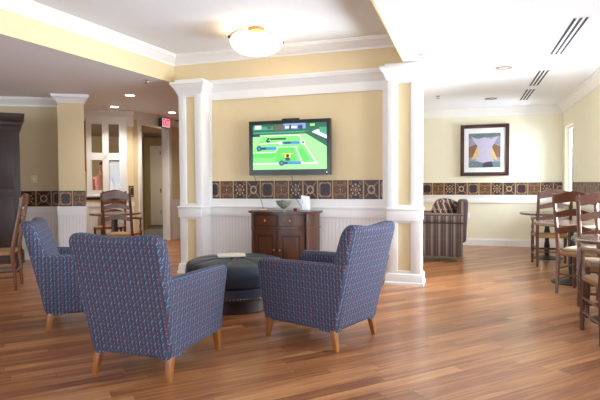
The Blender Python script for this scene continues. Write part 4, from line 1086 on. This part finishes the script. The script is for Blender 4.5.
# ------------------------------------------------------------------ camera
f = 510.0; yaw = math.atan(165 / 510.0); pit = math.radians(-1.85); roll = .006
F0 = Vector((-math.sin(yaw), math.cos(yaw), 0)); R0 = Vector((math.cos(yaw), math.sin(yaw), 0)); U0 = Vector((0, 0, 1))
F = F0 * math.cos(pit) + U0 * math.sin(pit); U = U0 * math.cos(pit) - F0 * math.sin(pit)
Rr = R0 * math.cos(roll) - U * math.sin(roll); Ur = U * math.cos(roll) + R0 * math.sin(roll)
cam = bpy.data.cameras.new('camera'); co = bpy.data.objects.new('camera', cam); COL.objects.link(co)
cam.sensor_width = 36; cam.lens = f / 600 * 36; cam.clip_end = 100
mt = Matrix((Rr, Ur, -F)).transposed().to_4x4(); mt.translation = Vector((0, 0, 1.25)); co.matrix_world = mt
SC.camera = co

# ------------------------------------------------------------------ light
wd = bpy.data.worlds.new('world'); SC.world = wd; wd.use_nodes = True
bg = wd.node_tree.nodes['Background']; bg.inputs[0].default_value = (0.80, 0.90, 1.0, 1); bg.inputs[1].default_value = 4.0
def area(name, loc, rot, sx, sy, power, col):
    l = bpy.data.lights.new(name, 'AREA'); l.shape = 'RECTANGLE'; l.size = sx; l.size_y = sy; l.energy = power; l.color = col
    o = bpy.data.objects.new(name, l); COL.objects.link(o); o.location = loc; o.rotation_euler = rot; return o
DAY = (0.76, 0.88, 1.0)
for (a, b), pw_ in zip(WY, (230, 70, 22, 12)):
    area('daylight', (1.95, (a + b) / 2, 1.5), (0, math.radians(90), 0), 1.7, b - a, pw_, DAY)     # faces -X
for (a, b), pw_ in zip(((1.2, 3.4), (4.6, 6.8), (8.0, 9.8)), (80, 55, 40)):
    area('daylight', (1.87 - (a + b) / 2, -4.22, 1.5), (math.radians(90), 0, 0), b - a, 1.7, pw_, DAY)
for (a, b), pw_ in zip(WY, (120, 40, 6, 3)):   # uplights added outside the windows to brighten the right ceiling
    area('ceiling_fill', (2.05, (a + b) / 2, .85), (0, math.radians(150), 0), .8, b - a, pw_, (.90, .96, 1.0))
area('daylight', (1.98, 10.08, 1.55), (0, math.radians(90), 0), 1.35, .7, 60, DAY)
def point(name, loc, power, col, r=.08, spot=None):
    l = bpy.data.lights.new(name, 'SPOT' if spot else 'POINT'); l.energy = power; l.color = col; l.shadow_soft_size = r
    if spot: l.spot_size = math.radians(spot); l.spot_blend = .8
    o = bpy.data.objects.new(name, l); COL.objects.link(o); o.location = loc; return o
WARM = (1.0, .80, .58)
point('bowl_bulb', (-2.33, 5.58, TZ - .20), 5, WARM, .10)
for x, y in ((-5.17, 7.066), (-6.20, 8.00), (-5.62, 9.03), (-7.6, 3.6)): point('can_bulb', (x, y, CZ - .03), 75, (1, .95, .88), .06, 130)
b3 = Cn + n_ * 6.6 - t_ * 1.3; point('back_room_fill', (b3.x, b3.y, 1.9), 60, (1, .95, .88), .15)  # unseen fill light added to brighten the back room
b4 = Cn + n_ * 2.2 - t_ * 3.2; point('back_room_fill', (b4.x, b4.y, 1.7), 110, (1, .95, .88), .15)  # second added fill, brightens the person and the view through the panes
h3 = Vector((-7.9, 11.6)); point('hall_fill', (h3.x + .35, h3.y + .2, 1.3), 75, WARM, .15)  # fill light without a fixture, added to brighten the hall

SC.view_settings.view_transform = 'Standard'; SC.view_settings.look = 'None'; SC.view_settings.gamma = 1.0; SC.view_settings.exposure = 0.42
SC.view_settings.use_curve_mapping = False
SC.cycles.use_denoising = True
SC.cycles.max_bounces = 12; SC.cycles.diffuse_bounces = 8; SC.cycles.glossy_bounces = 4; SC.cycles.transparent_max_bounces = 12
SC.cycles.sample_clamp_indirect = 6.0
